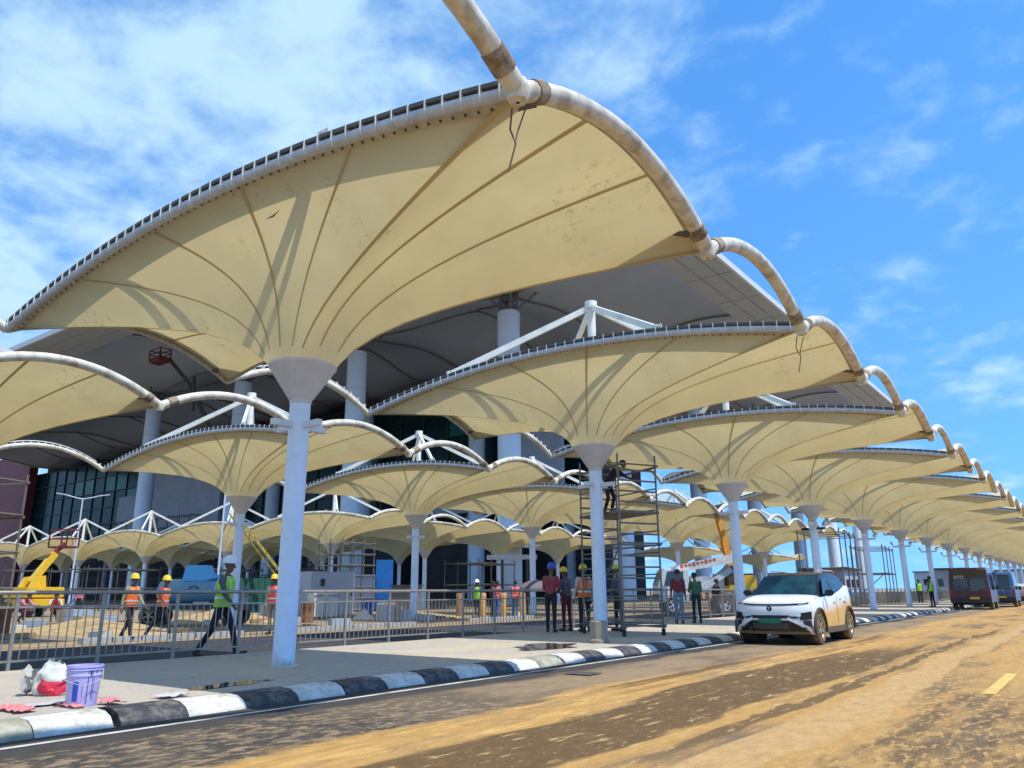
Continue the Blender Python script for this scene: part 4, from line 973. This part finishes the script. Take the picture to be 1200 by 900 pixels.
for s in (-1, 1): q = MB(); q.prism([(-.8, 1.6), (.2, 1.6), (.1, 2.3), (-.5, 2.2)], s*.45-.1, s*.45+.1, lambda a, z, h: (h, a, z)); q.build('boom_bracket', YELM, t)
q = MB(); q.beam((0, -.4, 1.9), (.1, .75, 3.6), .32, .36); q.build('boom', YELM, t); q = MB(); q.beam((.05, .4, 3.3), (.1, 1.3, 4.2), .2, .24); q.build('jib', MRED, t)
q = MB(); 
for z in (4.0, 4.5, 5.0):
    for a in (0, 1, 2, 3):
        x0, y0 = [(-.8, .9), (.8, .9), (.8, 1.7), (-.8, 1.7)][a]; x1, y1 = [(.8, .9), (.8, 1.7), (-.8, 1.7), (-.8, .9)][a]; q.beam((x0, y0, z), (x1, y1, z), .06, .06); q.beam((x0, y0, 4), (x0, y0, 5), .06, .06)
q.box((0, 1.3, 3.97), (1.6, .8, .08)); q.build('basket', MRED, t)
for x in (-.9, .9):
    for s in (-1, 1): wheel(t, (x, s*.95, .42), .42, .3, 1, BT, YELM).rotation_euler.z = pi/2*s
t = thing('boom_lift', 'dark tall boom lift reaching the terminal roof with a red basket', 'boom lift', (-90, 68, -.05), 0)
W = Vector((-90, 68, -.05)); P_ = [Vector(v)-W for v in ((-93., 66.5, 3), (-98.3, 61.4, 23.5), (-100.0, 58., 30.), (-101.4, 55.5, 33.2))]
q = MB(); q.box((0, 0, 1.2), (6, 3, 1.5)); q.box((-.6, -.8, 2.6), (2.4, 2.4, 1.6)); q.build('chassis', DGR, t, bevel=.08)
q = MB(); q.beam(P_[0], P_[1], .8, .9); q.build('boom', DARK, t); q = MB(); q.beam(P_[1]-Vector((0, 0, .5)), P_[2], .55, .65); q.build('telescope', DARK, t); q = MB(); q.beam(P_[2], P_[3], .4, .5); q.beam(P_[2]+Vector((.8, .5, -4)), P_[2]+Vector((.8, .2, 1)), .35, .35); q.build('jib', DARK, t)
q = MB(); c = Vector((-102.4, 54.6, 33.0))-W; q.box(c, (2.6, 1.5, .7))
for z in (.9, 1.5):
    for a in range(4):
        x0, y0 = [(-1.4, -.8), (1.4, -.8), (1.4, .8), (-1.4, .8)][a]; x1, y1 = [(1.4, -.8), (1.4, .8), (-1.4, .8), (-1.4, -.8)][a]; q.beam(c+Vector((x0, y0, z)), c+Vector((x1, y1, z)), .11, .11); q.beam(c+Vector((x0, y0, 0)), c+Vector((x0, y0, 1.5)), .11, .11)
q.build('basket', mat('basket_dark_red', (.13, .02, .02), .6), t)
for x in (-1.7, 1.7):
    for s in (-1, 1): wheel(t, (x, s*1.2, .6), .6, .4, 1, BT, DGR).rotation_euler.z = pi/2*s
t = thing('crane_truck', 'white crane truck with raised white boom behind the railing beyond the scaffold tower', 'crane truck', (-18.6, 40.4, -.012), .62)
q = MB(); q.box((1.2, 0, .85), (5.4, 1.9, .35)); q.build('chassis', DGR, t); q = MB(); q.prism([(-1.5, .6), (.2, .6), (.2, 2.35), (-1.15, 2.35), (-1.45, 1.5)], -1., 1., lambda a, z, h: (a, h, z)); q.build('cab', CRW, t, bevel=.06)
q = MB(); q.add([(-1.478, -.85, 1.5), (-1.478, .85, 1.5), (-1.195, .85, 2.22), (-1.195, -.85, 2.22)], [(0, 1, 2, 3)]); q.add([(-1.15, -1.01, 1.45), (-.1, -1.01, 1.45), (-.1, -1.01, 2.2), (-.95, -1.01, 2.2)], [(0, 1, 2, 3)]); q.build('cab_window', VGL, t)
q = MB(); q.prism([(-.6, 2.42), (2.3, 3.0), (2.9, 2.95), (2.9, 2.65), (2.2, 2.5), (-.6, 2.05)], -.22, .22, lambda a, z, h: (a, h-.5, z+.05)); bo = q.build('boom', CRW, t)
q = MB(); q.beam((.9, -.6, 1.3), (2.6, -.3, 2.3), .3, .3); q.beam((.9, .2, 1.2), (2.5, -.3, 2.5), .18, .18); q.box((.8, 0, 1.5), (.9, 1.2, .9)); q.build('outrigger', GALV, t)
q = MB()
for i in range(9): q.box((-.1+.22*i, -.73, 2.46+.044*i), (.15, .012, .12 if i % 3 else .2))
bl = q.build('red_lettering', mat('red_letter', (.55, .10, .04), .5), bo); bl['kind'] = 'stuff'
q = MB(); q.cyl((3.0, -.5, 2.7), (3.0, -.5, 1.5), .04, 6); q.box((3.0, -.5, 2.65), (.25, .3, .4)); q.build('hook', DARK, t)
for x in (-.7, 2.0, 3.2):
    for s in (-1, 1): wheel(t, (x, s*.9, .45), .45, .3, 1, BT, CRW).rotation_euler.z = pi/2*s
t = thing('excavator', 'yellow orange excavator with raised arm behind the white car', 'excavator', (-19.9, 52.3, -.012), .6); t.scale = (.72, .72, .86)
q = MB(); q.box((0, 0, 1.9), (2.6, 2.2, 1.25)); q.build('house', YELM, t, bevel=.08); q = MB(); q.box((-.9, -.6, 2.5), (1.1, 1.0, 1.5)); q.build('cab', BLKG, t, bevel=.05)
for s in (-1, 1): q = MB(); q.box((0, s*1.0, .5), (3.4, .5, .9)); q.build('track', RUBBER, t, bevel=.2)
q = MB(); q.beam((-.6, 0, 2.2), (-1.25, -.2, 5.2), .4, .55); q.build('boom', ORM, t); q = MB(); q.beam((-1.2, -.2, 5.1), (-1.9, -.5, 7.6), .35, .4); q.build('stick', ORM, t)
q = MB(); q.prism([(0, 0), (.9, .1), (1.0, -.6), (.3, -.9)], -.5, .5, lambda a, z, h: (-2.2+a*.9, h-.5, 7.9+z)); q.build('bucket', DGR, t)
# lamp posts
for lab, base, top, arms in (('slim double armed lamp post standing in front of the teal glass', (-64.0, 29.2, -.02), 8.6, 1.35), ('thin straight pole beside the column of the middle row', (-40.6, 26.5, -.02), 7.0, 0)):
    t = thing('lamp_post', lab, 'lamp post', base)
    q = MB(); q.tube([(0, 0, 0), (0, 0, top)], .09 if arms else .07, 10, r2=.05); q.build('pole', mat('pole_grey', (.50, .56, .64), .5), t, 40); q = MB(); q.cyl((0, 0, -.02), (0, 0, .5), .2, 10); q.build('base', CONC, t, 40)
    if arms:
        for s in (-1, 1):
            d = Vector((.55, .83, 0))*s
            q = MB(); q.tube([(0, 0, top-.1), d*arms*.5+Vector((0, 0, top+.05)), d*arms+Vector((0, 0, top+.25))], .045, 6); a = q.build('arm', MATS['pole_grey'], t, 50); q = MB(); q.beam(d*arms*.85+Vector((0, 0, top+.2)), d*arms*1.4+Vector((0, 0, top+.32)), .16, .07); q.build('lamp_head', GALV, a)
# cabinets, panels, screens
def boxthing(name, label, cat, loc, size, m, rz=0., extra=None, bevel=.02, group=None):
    t = thing(name, label, cat, loc, rz, group); q = MB(); q.box((0, 0, size[2]/2), size); q.build('body', m, t, bevel=bevel)
    if extra: extra(t)
    return t
def cabx(t):
    for i in range(3):
        q = MB(); q.box((-.02+.5, -.95+.95*i, 1.15), (.03, .88, 2.0)); d = q.build('door', mat('cabinet_grey', (.42, .45, .50), .5), t); q = MB(); q.box((.53, -.65+.95*i, 1.2), (.03, .05, .25)); q.build('handle', DARK, d)
    q = MB(); q.box((.54, -.75, 1.75), (.02, .25, .35)); q.build('warning_plate', BLKP, t)
boxthing('electrical_cabinet', 'grey electrical cabinet standing behind a middle row column', 'cabinet', (-33.2, 28.2, -.02), (1.0, 2.9, 2.3), mat('cabinet_body', (.36, .39, .44), .5), 0, cabx)
def whx(t):
    for i in range(4): q = MB(); q.box((.27, -.24+.16*i, .95), (.02, .10, .04)); q.build('vent', DARK, t)
for i, lab in enumerate(('white electrical box with dark vents, first of two in front of the grey cabinet', 'white electrical box second of two, next to the white sack')):
    boxthing('electrical_box', lab, 'box', (-29.9, 24.75+.85*i, .12), (.5, .58, 1.1), mat('box_white', (.58, .58, .54), .5), 0, whx, group='white electrical boxes')
boxthing('display_stand', 'bright blue upright display panel beside a pale roof column', 'sign', (-40, 38.95, 0), (.15, 1.15, 3.4), mat('display_blue', (.04, .30, .80), .4), -.6, lambda t: [MB().box((0, 0, .05), (.9, 1.3, .1)).build('foot', DGR, t)])
boxthing('grey_hoarding', 'plain grey hoarding block right of the dense scaffold', 'hoarding', (-40.5, 36.6, 0), (.4, 3.2, 2.4), CONC, -.2, lambda t: [MB().box((.22, 0, 1.2), (.04, .06, 2.3)).build('batten', GALV, t)])
boxthing('dark_shed', 'low dark grey shed near the blue display panel', 'shed', (-36.5, 37.6, 0), (1.4, 1.6, 1.6), mat('shed_grey', (.16, .15, .14), .8), .3, lambda t: [MB().box((.0, 0, 1.63), (1.6, 1.8, .08)).build('roof', DGR, t)])
boxthing('green_screen', 'dark green site screen under the lattice boom', 'screen', (-46, 32.6, 0), (.15, 3.2, 2.2), GRN, 0, lambda t: [MB().box((.1, -1.5+i*.5, 1.1), (.06, .06, 2.2)).build('post', DGR, t) for i in range(7)])
t = thing('lattice_boom', 'dirty yellow lattice boom leaning behind the nearest column', 'crane boom', (-44, 31.4, 0))
q = MB(); a0, a1 = Vector((0, 2.2, 2.0)), Vector((-2.0, -.8, 6.4))
for dx, dy in ((-.3, 0), (.3, 0), (0, .4)): q.beam(a0+Vector((dx, dy, 0)), a1+Vector((dx, dy, 0)), .09, .09)
q.build('chord', mat('boom_yellow', (.30, .24, .05), .7, var=.3), t)
q = MB()
for i in range(10):
    f0, f1 = i/10, (i+1)/10; p0 = a0.lerp(a1, f0); p1 = a0.lerp(a1, f1); q.beam(p0+Vector((-.3, 0, 0)), p1+Vector((.3, 0, 0)), .06, .06); q.beam(p0+Vector((.3, 0, 0)), p1+Vector((0, .4, 0)), .06, .06)
q.build('lacing', MATS['boom_yellow'], t)['kind'] = 'stuff'
q = MB(); q.beam((0, 2.2, 2.1), (0, 2.6, 0), .5, .5); q.build('mount', DGR, t)
# bollards and canopy sign beam
YB = mat('bollard_wrap', (.55, .32, .10), .6, var=.15)
for i, (x, y) in enumerate(((-27.2, 31.9), (-26.05, 32.45), (-25.06, 32.9), (-24.17, 33.3))):
    lab = ('dim brown wrapped bollard, first of four by the kerb', 'ochre wrapped bollard in front of the lime vest', 'ochre wrapped bollard between the lime vest and red vest', 'ochre wrapped bollard beside the pink vest')[i]
    t = thing('bollard', lab, 'bollard', (x, y, -.012), 0, 'wrapped bollards'); q = MB(); q.lathe([(.16, 0), (.16, 1.12), (.13, 1.16), (.001, 1.16)], 16); q.build('post', YB if i else mat('bollard_dim', (.25, .14, .06), .7), t, 40); q = MB(); q.lathe([(.165, .95), (.165, 1.0)], 16); q.build('band', OLIVE, t)
t = thing('sign_gantry', 'grey steel beam on two posts before the sunlit roof column', 'gantry', (-27.5, 36.9, 0), atan2(1.63, 2.18))
q = MB(); q.box((0, 0, 3.13), (2.9, .25, .26)); q.build('beam', GALV, t)
for x in (-.55, .9): q = MB(); q.box((x, 0, 1.5), (.16, .16, 3.0)); q.build('post', DGR, t)
t = thing('umbrella', 'dark open umbrella held up near the pink vest', 'umbrella', (-22.4, 32.0, .0), 0)
q = MB(); q.lathe([(.95, 1.25), (.85, 1.42), (.6, 1.6), (.3, 1.72), (.01, 1.76)], 10); q.build('cover', mat('umbrella_grey', (.14, .12, .13), .8), t, 20); q = MB(); q.cyl((0, 0, .0), (0, 0, 1.85), .018, 6); q.build('shaft', DGR, t)
# barrier
t = thing('barrier', 'orange and black striped barrier board on the railing beyond the scaffold', 'barrier', (-14.0, 33.2, 0), 0)
for i in range(9): q = MB(); q.box((0, -1.5+.36*i, .98), (.06, .34, .22)); q.build('board_stripe', ORM if i % 2 == 0 else BLKP, t)
for y in (-1.4, 1.4): q = MB(); q.box((0, y, .5), (.05, .05, 1.0)); q.build('leg', GALV, t)
# paint bucket, bag and scraps on the near pavement
LAV = mat('bucket_lavender', (.46, .42, .74), .45, var=.06, dirt=(.62, .60, .74), dirt_amt=.4, dirt_scale=9)
t = thing('paint_bucket', 'lavender plastic paint bucket with drips on the near pavement', 'bucket', (-8.40, 4.08, .123))
q = MB(); q.lathe([(.001, .0), (.150, .0), (.155, .01), (.172, .30), (.180, .30), (.180, .315), (.174, .32), (.178, .385), (.188, .385), (.188, .405), (.176, .405), (.172, .33), (.15, .04), (.001, .04)], 32); q.build('body', LAV, t, 40)
q = MB(); q.lathe([(.183, .355), (.186, .362), (.183, .369)], 32); q.build('rim', LAV, t, 40)
PAINTD = mat('dried_paint', (.03, .03, .09), .6)
va = atan2(-4.08, 8.4); t.scale = (.9, .9, .95)
for i, (da, z0, z1, wd) in enumerate(((.25, .39, .03, .008), (.52, .38, .10, .006), (.62, .28, .06, .005), (-.05, .22, .10, .005), (.40, .36, .30, .02), (.75, .37, .33, .012))):
    q = MB(); n_ = 6; q.tube([((.157+.058*z)*cos(va+da+.02*sin(9*z)), (.157+.058*z)*sin(va+da+.02*sin(9*z)), z) for z in [z0+(z1-z0)*j/n_ for j in range(n_+1)]], wd*.5, 5); q.build('paint_drip', PAINTD, t)
q = MB(); q.grid(lambda u, v: ((.1585+.057*(.06+.19*v))*cos(va-.62+.34*u), (.1585+.057*(.06+.19*v))*sin(va-.62+.34*u), .06+.19*v), 6, 2); q.build('label', mat('label_blue', (.02, .06, .42), .5), t, 40)
q = MB(); q.tube([(.185*cos(va-1.5), .185*sin(va-1.5), .36), (.235*cos(va-.9), .235*sin(va-.9), .27), (.25*cos(va), .25*sin(va), .21), (.235*cos(va+.9), .235*sin(va+.9), .27), (.185*cos(va+1.5), .185*sin(va+1.5), .36)], .004, 6); q.build('handle', GALV, t, 50)
BAGW = mat('bag_white', (.62, .62, .56), .6, var=.15, dirt=(.3, .28, .2), dirt_amt=.4, dirt_scale=8); BAGR = mat('bag_red', (.55, .02, .05), .5, var=.2)
def crumple(fn, nu, nv, amp, seed, fq=9.):
    from mathutils import noise as mn
    def g(u, v):
        p = Vector(fn(u, v)); d = mn.noise_vector(p*fq+Vector((seed, seed*2, 0)))*amp + mn.noise_vector(p*fq*2.7+Vector((seed, 0, 1)))*amp*.45; return p+d
    return g
t = thing('cement_bag', 'crumpled white and red sack lying open behind the paint bucket', 'sack', (-9.60, 4.30, .123), .87); t.scale = (.86, .86, .9)
def bagf(u, v):
    a = 2*pi*u; k = (1-.55*max(0, v-.55)/.45)*(.85+.15*min(1, v*5)); return (.21*k*cos(a)+.05*v, .15*k*sin(a), .40*v-.03*cos(a)*v)
q = MB(); q.grid(crumple(bagf, 36, 18, .05, 3., 6.), 36, 18); q.v = [(x, y, max(.003, z)) for x, y, z in q.v]; q.build('sack', BAGW, t, 25)
def redf(u, v):
    a = -2.0+1.9*u; z = .02+.19*v*(1-.4*u); return (.232*cos(a)+.03, .172*sin(a), z)
q = MB(); q.grid(crumple(redf, 16, 8, .05, 3., 6.), 16, 8); q.v = [(x*1.06, y*1.08, max(.004, z)) for x, y, z in q.v]; q.build('red_print', BAGR, t, 25)
q = MB(); q.grid(crumple(lambda u, v: (-.17-.13*v, (.10+.03*v)*cos(2*pi*u), .17+(.12+.05*v)*sin(2*pi*u)), 26, 7, .07, 8., 8.), 26, 7); q.v = [(x, y, max(.004, z)) for x, y, z in q.v]; q.build('torn_mouth', mat('bag_inside', (.42, .41, .37), .7), t, 25)
def scrap(label, x, y, sx, sy, m, seed, h=.03, z=.123, name='scrap', cat='scrap', rz=0.):
    o = MB(); o.grid(crumple(lambda u, v: ((u-.5)*sx, (v-.5)*sy, .012+h*.5), 10, 8, h, seed, 12.), 10, 8); o.v = [(a, c, max(.003, e)) for a, c, e in o.v]
    q = o.build(name, m, None, 30, (x, y, z)); q.rotation_euler.z = rz; return tag(q, label, cat)
REDW2 = mat('red_white_tape', (.62, .20, .20), .6, var=.5, scale=30)
scrap('red and white tape scrap in front of the paint bucket foot', -8.24, 4.30, .28, .16, REDW2, 1., .05, name='tape_scrap')
scrap('pink red tape scrap lying left of the paint bucket', -8.38, 3.98, .35, .14, REDW2, 2., .03, name='tape_scrap')
scrap('long red tape scrap at the left picture edge', -8.55, 3.55, .50, .2, REDW2, 4., .04, name='tape_scrap')
scrap('flat grey cardboard beside the paint bucket', -8.75, 3.95, .26, .5, mat('card_grey', (.42, .42, .46), .8), 6., .01, name='cardboard', cat='cardboard')
scrap('whitish paper scrap lying on the pavement right of the paint bucket', -8.25, 4.95, .22, .34, mat('paper_white', (.5, .47, .52), .8), 9., .03, name='paper_scrap')
scrap('dull metal drain cover on the dusty road by the kerb', -6.5, 10.48, .45, .42, mat('cover_dark', (.07, .065, .06), .8, var=.4, scale=30), 12., .006, z=0., name='drain_cover', cat='cover')
# small stuff: concrete stub beside the second column
t = thing('concrete_stub', 'short stained concrete block in front of the second column', 'block', (-8.95, 15.1, .123))
q = MB(); q.lathe([(.001, 0), (.21, 0), (.21, .07), (.19, .09), (.185, .44), (.16, .46), (.001, .45)], 14); q.build('block', mat('stub_concrete', (.30, .27, .20), .9, var=.25, dirt=(.10, .08, .05), dirt_amt=.7, dirt_scale=6, bump=.5), t, 25)
q = MB(); q.lathe([(.225, 0), (.225, .06), (.21, .075)], 14); q.build('plinth', MATS['stub_concrete'], t, 25)
# site clutter on the earth beyond the service road
CLUT = [('kerb_block', (.9, .3, .25), CONC, 'block'), ('timber_plank', (2.2, .22, .06), mat('timber', (.34, .24, .13), .8, var=.25), 'plank'), ('timber_beam', (1.6, .16, .16), MATS['timber'], 'timber'), ('pale_sack', (.6, .4, .22), mat('sack_pale', (.55, .52, .46), .8), 'sack'), ('steel_tube', (2.6, .08, .08), GALV, 'tube')]
random.seed(21)
near = ['left edge railing', 'yellow boom lift', 'walking orange vests', 'blue mixer', 'grey electrical cabinet', 'dense scaffold', 'blue display panel', 'wrapped bollards']
col5 = ['pale', 'weathered', 'dusty', 'darker', 'small', 'tilted', 'half buried']
spots = [(-22.5 - random.random()*15, 9.+random.random()*26) for _ in range(34)]
spots.sort(key=lambda q: atan2(-q[0], q[1]), reverse=True)
for i, (x, y) in enumerate(spots):
    nm, sz, m_, cat = CLUT[i % 5]
    q = MB(); q.box((0, 0, sz[2]/2), sz); o = q.build(nm, m_, None, 0, (x, y, -.02+.0), bevel=.02); o.rotation_euler.z = random.random()*3
    lab = '%s by the %s, %s from left of its kind' % (nm.replace('_', ' '), near[min(7, i*8//34)], ORD[i//5])
    tag(o, lab, cat, 'building materials on the dirt')
for i, (x, y, L_) in enumerate(((-21.3, 13.0, 5.), (-21.6, 20.5, 6.), (-22.2, 29.5, 5.), (-21.4, 7.5, 3.))):
    t = thing('kerb_run', ('pale kerb stones behind the walking orange vests', 'pale kerb stones before the mixer wheel', 'blue white kerb edge by the bollards', 'pale kerb stones near the left edge')[i], 'kerb', (x, y, -.02), 0)
    for k in range(int(L_/.8)): q = MB(); q.box((0, -L_/2+.8*k, .06), (.22, .76, .15)); q.build('kerb_stone', mat('kerb_pale', (.36, .36, .35), .8, var=.2), t)
def heap(label, x, y, rx, ry, h, m, seed):
    from mathutils import noise as mn
    q = MB(); q.grid(lambda u, v: (lambda r, a: (rx*r*cos(a)*(1+.2*mn.noise(Vector((cos(a)*1.5, sin(a)*1.5, seed)))), ry*r*sin(a)*(1+.2*mn.noise(Vector((cos(a)*1.5, sin(a)*1.5, seed+3)))), h*(1-r)**1.1*(1+.3*mn.noise(Vector((r*4*cos(a), r*4*sin(a), seed))))-.02))(v, 2*pi*u), 36, 12)
    o = q.build('sand_heap', m, None, 50, (x, y, 0)); return tag(o, label, 'sand heap')
SNDM = mat('heap_sand', (.42, .29, .13), .95, var=.3, dirt=(.14, .11, .08), dirt_amt=.8, dirt_scale=1.3, bump=.6, bscale=15.)
heap('low ochre sand heap behind the walking workers', -27.5, 13.5, 4.5, 2.2, .45, SNDM, 1.); heap('ochre sand heap beyond the mixer truck', -33, 22, 3.5, 2.5, .55, SNDM, 2.); heap('ochre sand spread beside the bollards', -29, 30, 4, 2, .35, SNDM, 3.); heap('white sand bag pile near the electrical boxes', -28.6, 26.6, .6, .5, .5, MATS['sack_pale'], 4.)
# loose wires hanging from the roadside pipe joints
for k, lab in ((0, 'loose cable hanging from the nearest canopy corner joint'), (1, 'loose cable hanging from the second roadside canopy corner')):
    q = MB(); o0 = Vector((X1+HW-.12, Y1+P_STEP*k+YO-HL+.06, .123+ZC-.12))
    q.tube([o0, o0+Vector((-.05, .03, -.22)), o0+Vector((.03, .02, -.42)), o0+Vector((-.02, -.04, -.75))], .011, 5); q.tube([o0+Vector((.1, .1, 0)), o0+Vector((.03, .06, -.25)), o0+Vector((.02, .02, -.42))], .009, 5)
    tag(q.build('loose_cable', mat('cable_brown', (.16, .09, .05), .7)), lab, 'cable')
# far buildings seen between the columns
for lab, x, y, sx_, sy_, h in (('low grey site office far behind the white car', -40, 150, 7, 10, 4.5), ('long pale building far beyond the second row', -95, 260, 30, 20, 6), ('small far building with flat roof beyond the railing', -26, 190, 6, 8, 5), ('distant pale warehouse near the vanishing line', -45, 380, 40, 24, 8)):
    t = thing('site_office', lab, 'building', (x, y, 0)); q = MB(); q.box((0, 0, h/2), (sx_, sy_, h)); q.build('wall', CONC, t); q = MB(); q.box((0, 0, h+.2), (sx_+1, sy_+1, .4)); q.build('roof', DGR, t)
    for i in range(3):
        for s in (0, 1):
            q = MB()
            if s: q.box((sx_/2+.02, -sy_/3+i*sy_/3, h*.5), (.06, sy_/6, h*.3))
            else: q.box((-sx_/3+i*sx_/3, -sy_/2-.02, h*.5), (sx_/6, .06, h*.3))
            q.build('window', VGL, t)

scaffold('scaffold posts with side rails beyond the white car roof', -17.6, 66, -.012, .1, 3, 8, 1, 3, 2, 2.6, r=.045)
scaffold('farther scaffold posts between the roadside columns', -20, 92, -.012, .1, 3, 10, 1, 3, 2, 2.6, r=.05)

# more scaffolds, stacks and drums among the masted canopies
for lab, x, y, wx, wy, nx, ny, lf, lh in (('scaffold grid between the yellow boom lift and the lamp post', -62, 31.5, 2.5, 6, 1, 3, 4, 1.5), ('scaffold bay behind the crouching pink shirt', -70, 29, 2.5, 6, 1, 3, 5, 1.5), ('scaffold frame behind the blue hopper', -52, 34.5, 2.2, 5, 1, 3, 4, 1.4), ('scaffold frame left of the dense scaffold', -48, 38.5, 2.2, 4, 1, 2, 4, 1.4), ('scaffold bay beyond the lime vest and bollards', -38, 47, 3, 5, 1, 2, 3, 1.6)):
    scaffold(lab, x, y, -.02, .1, wx, wy, nx, ny*2-1, 2, lh*.95, r=.04, ALU=SCD)
DRUM = [mat('drum_blue', (.03, .12, .35), .5), mat('drum_rust', (.20, .08, .03), .8, var=.4)]
for i, (x, y, lab) in enumerate(((-30.5, 28.6, 'blue drum beside the grey electrical cabinet'), (-27.8, 22.6, 'rusty drum behind the nearest column'), (-34.5, 33.5, 'blue drum in front of the dark shed'), (-26.5, 10.2, 'rusty drum near the left edge railing'))):
    t = thing('oil_drum', lab, 'drum', (x, y, -.02)); q = MB(); q.lathe([(.001, 0), (.28, 0), (.29, .28), (.28, .30), (.28, .58), (.29, .6), (.28, .86), (.001, .86)], 18); q.build('body', DRUM[i % 2], t, 30); q = MB(); q.lathe([(.29, .84), (.30, .87), (.27, .88)], 18); q.build('rim', DGR, t)
for i, (x, y, lab) in enumerate(((-33.5, 25.2, 'stack of grey paving blocks before the electrical cabinet'), (-30.2, 14.2, 'stack of grey blocks behind the orange vests'), (-31.5, 31.2, 'stack of pale blocks left of the brown bollard'), (-36, 11.8, 'stack of blocks beside the yellow boom lift'), (-25.4, 25.4, 'low block stack right of the nearest column'))):
    t = thing('block_stack', lab, 'stack', (x, y, -.02), .3*i)
    for a in range(3):
        for c in range(2):
            for e in range(3 - (a == 2)): q = MB(); q.box((-.42+.42*a, -.22+.44*c, .12+.23*e), (.40, .41, .22)); q.build('block', [CONC, mat('block_tan', (.36, .29, .20), .9, var=.2)][(i+a) % 2], t)
for i, (x, y, lab) in enumerate(((-24.6, 13.4, 'bundle of rusty bars behind the striding black trousers'), (-29.5, 23.4, 'bundle of rusty bars left of the white electrical boxes'), (-26.8, 29.2, 'bundle of rusty bars before the bollards'))):
    t = thing('bar_bundle', lab, 'bars', (x, y, -.0), .8+i)
    for k in range(7): q = MB(); q.cyl((-1.6+.05*k, -.12+.04*k, .04+.05*(k % 2)), (1.7-.07*k, -.10+.045*k, .04+.05*(k % 3)), .022, 6); q.build('bar', RUST, t)

pt = [o for o in bpy.data.objects if o.get('label', '').startswith('nearest and largest')][0]
e0 = edge(0, .30); q = MB(); c0 = [memb(edge(0, .30+.045*a), .66+.02*b_) + Vector((0, -.012, -.016)) for a, b_ in ((-1, -.6), (.2, .2), (1, 1.4), (.7, .6), (.1, -.6))]
q.add(c0, [(0, 1, 2, 3, 4)]); q.build('torn_patch', mat('torn_fabric', (.16, .12, .06), .9, var=.4), pt)
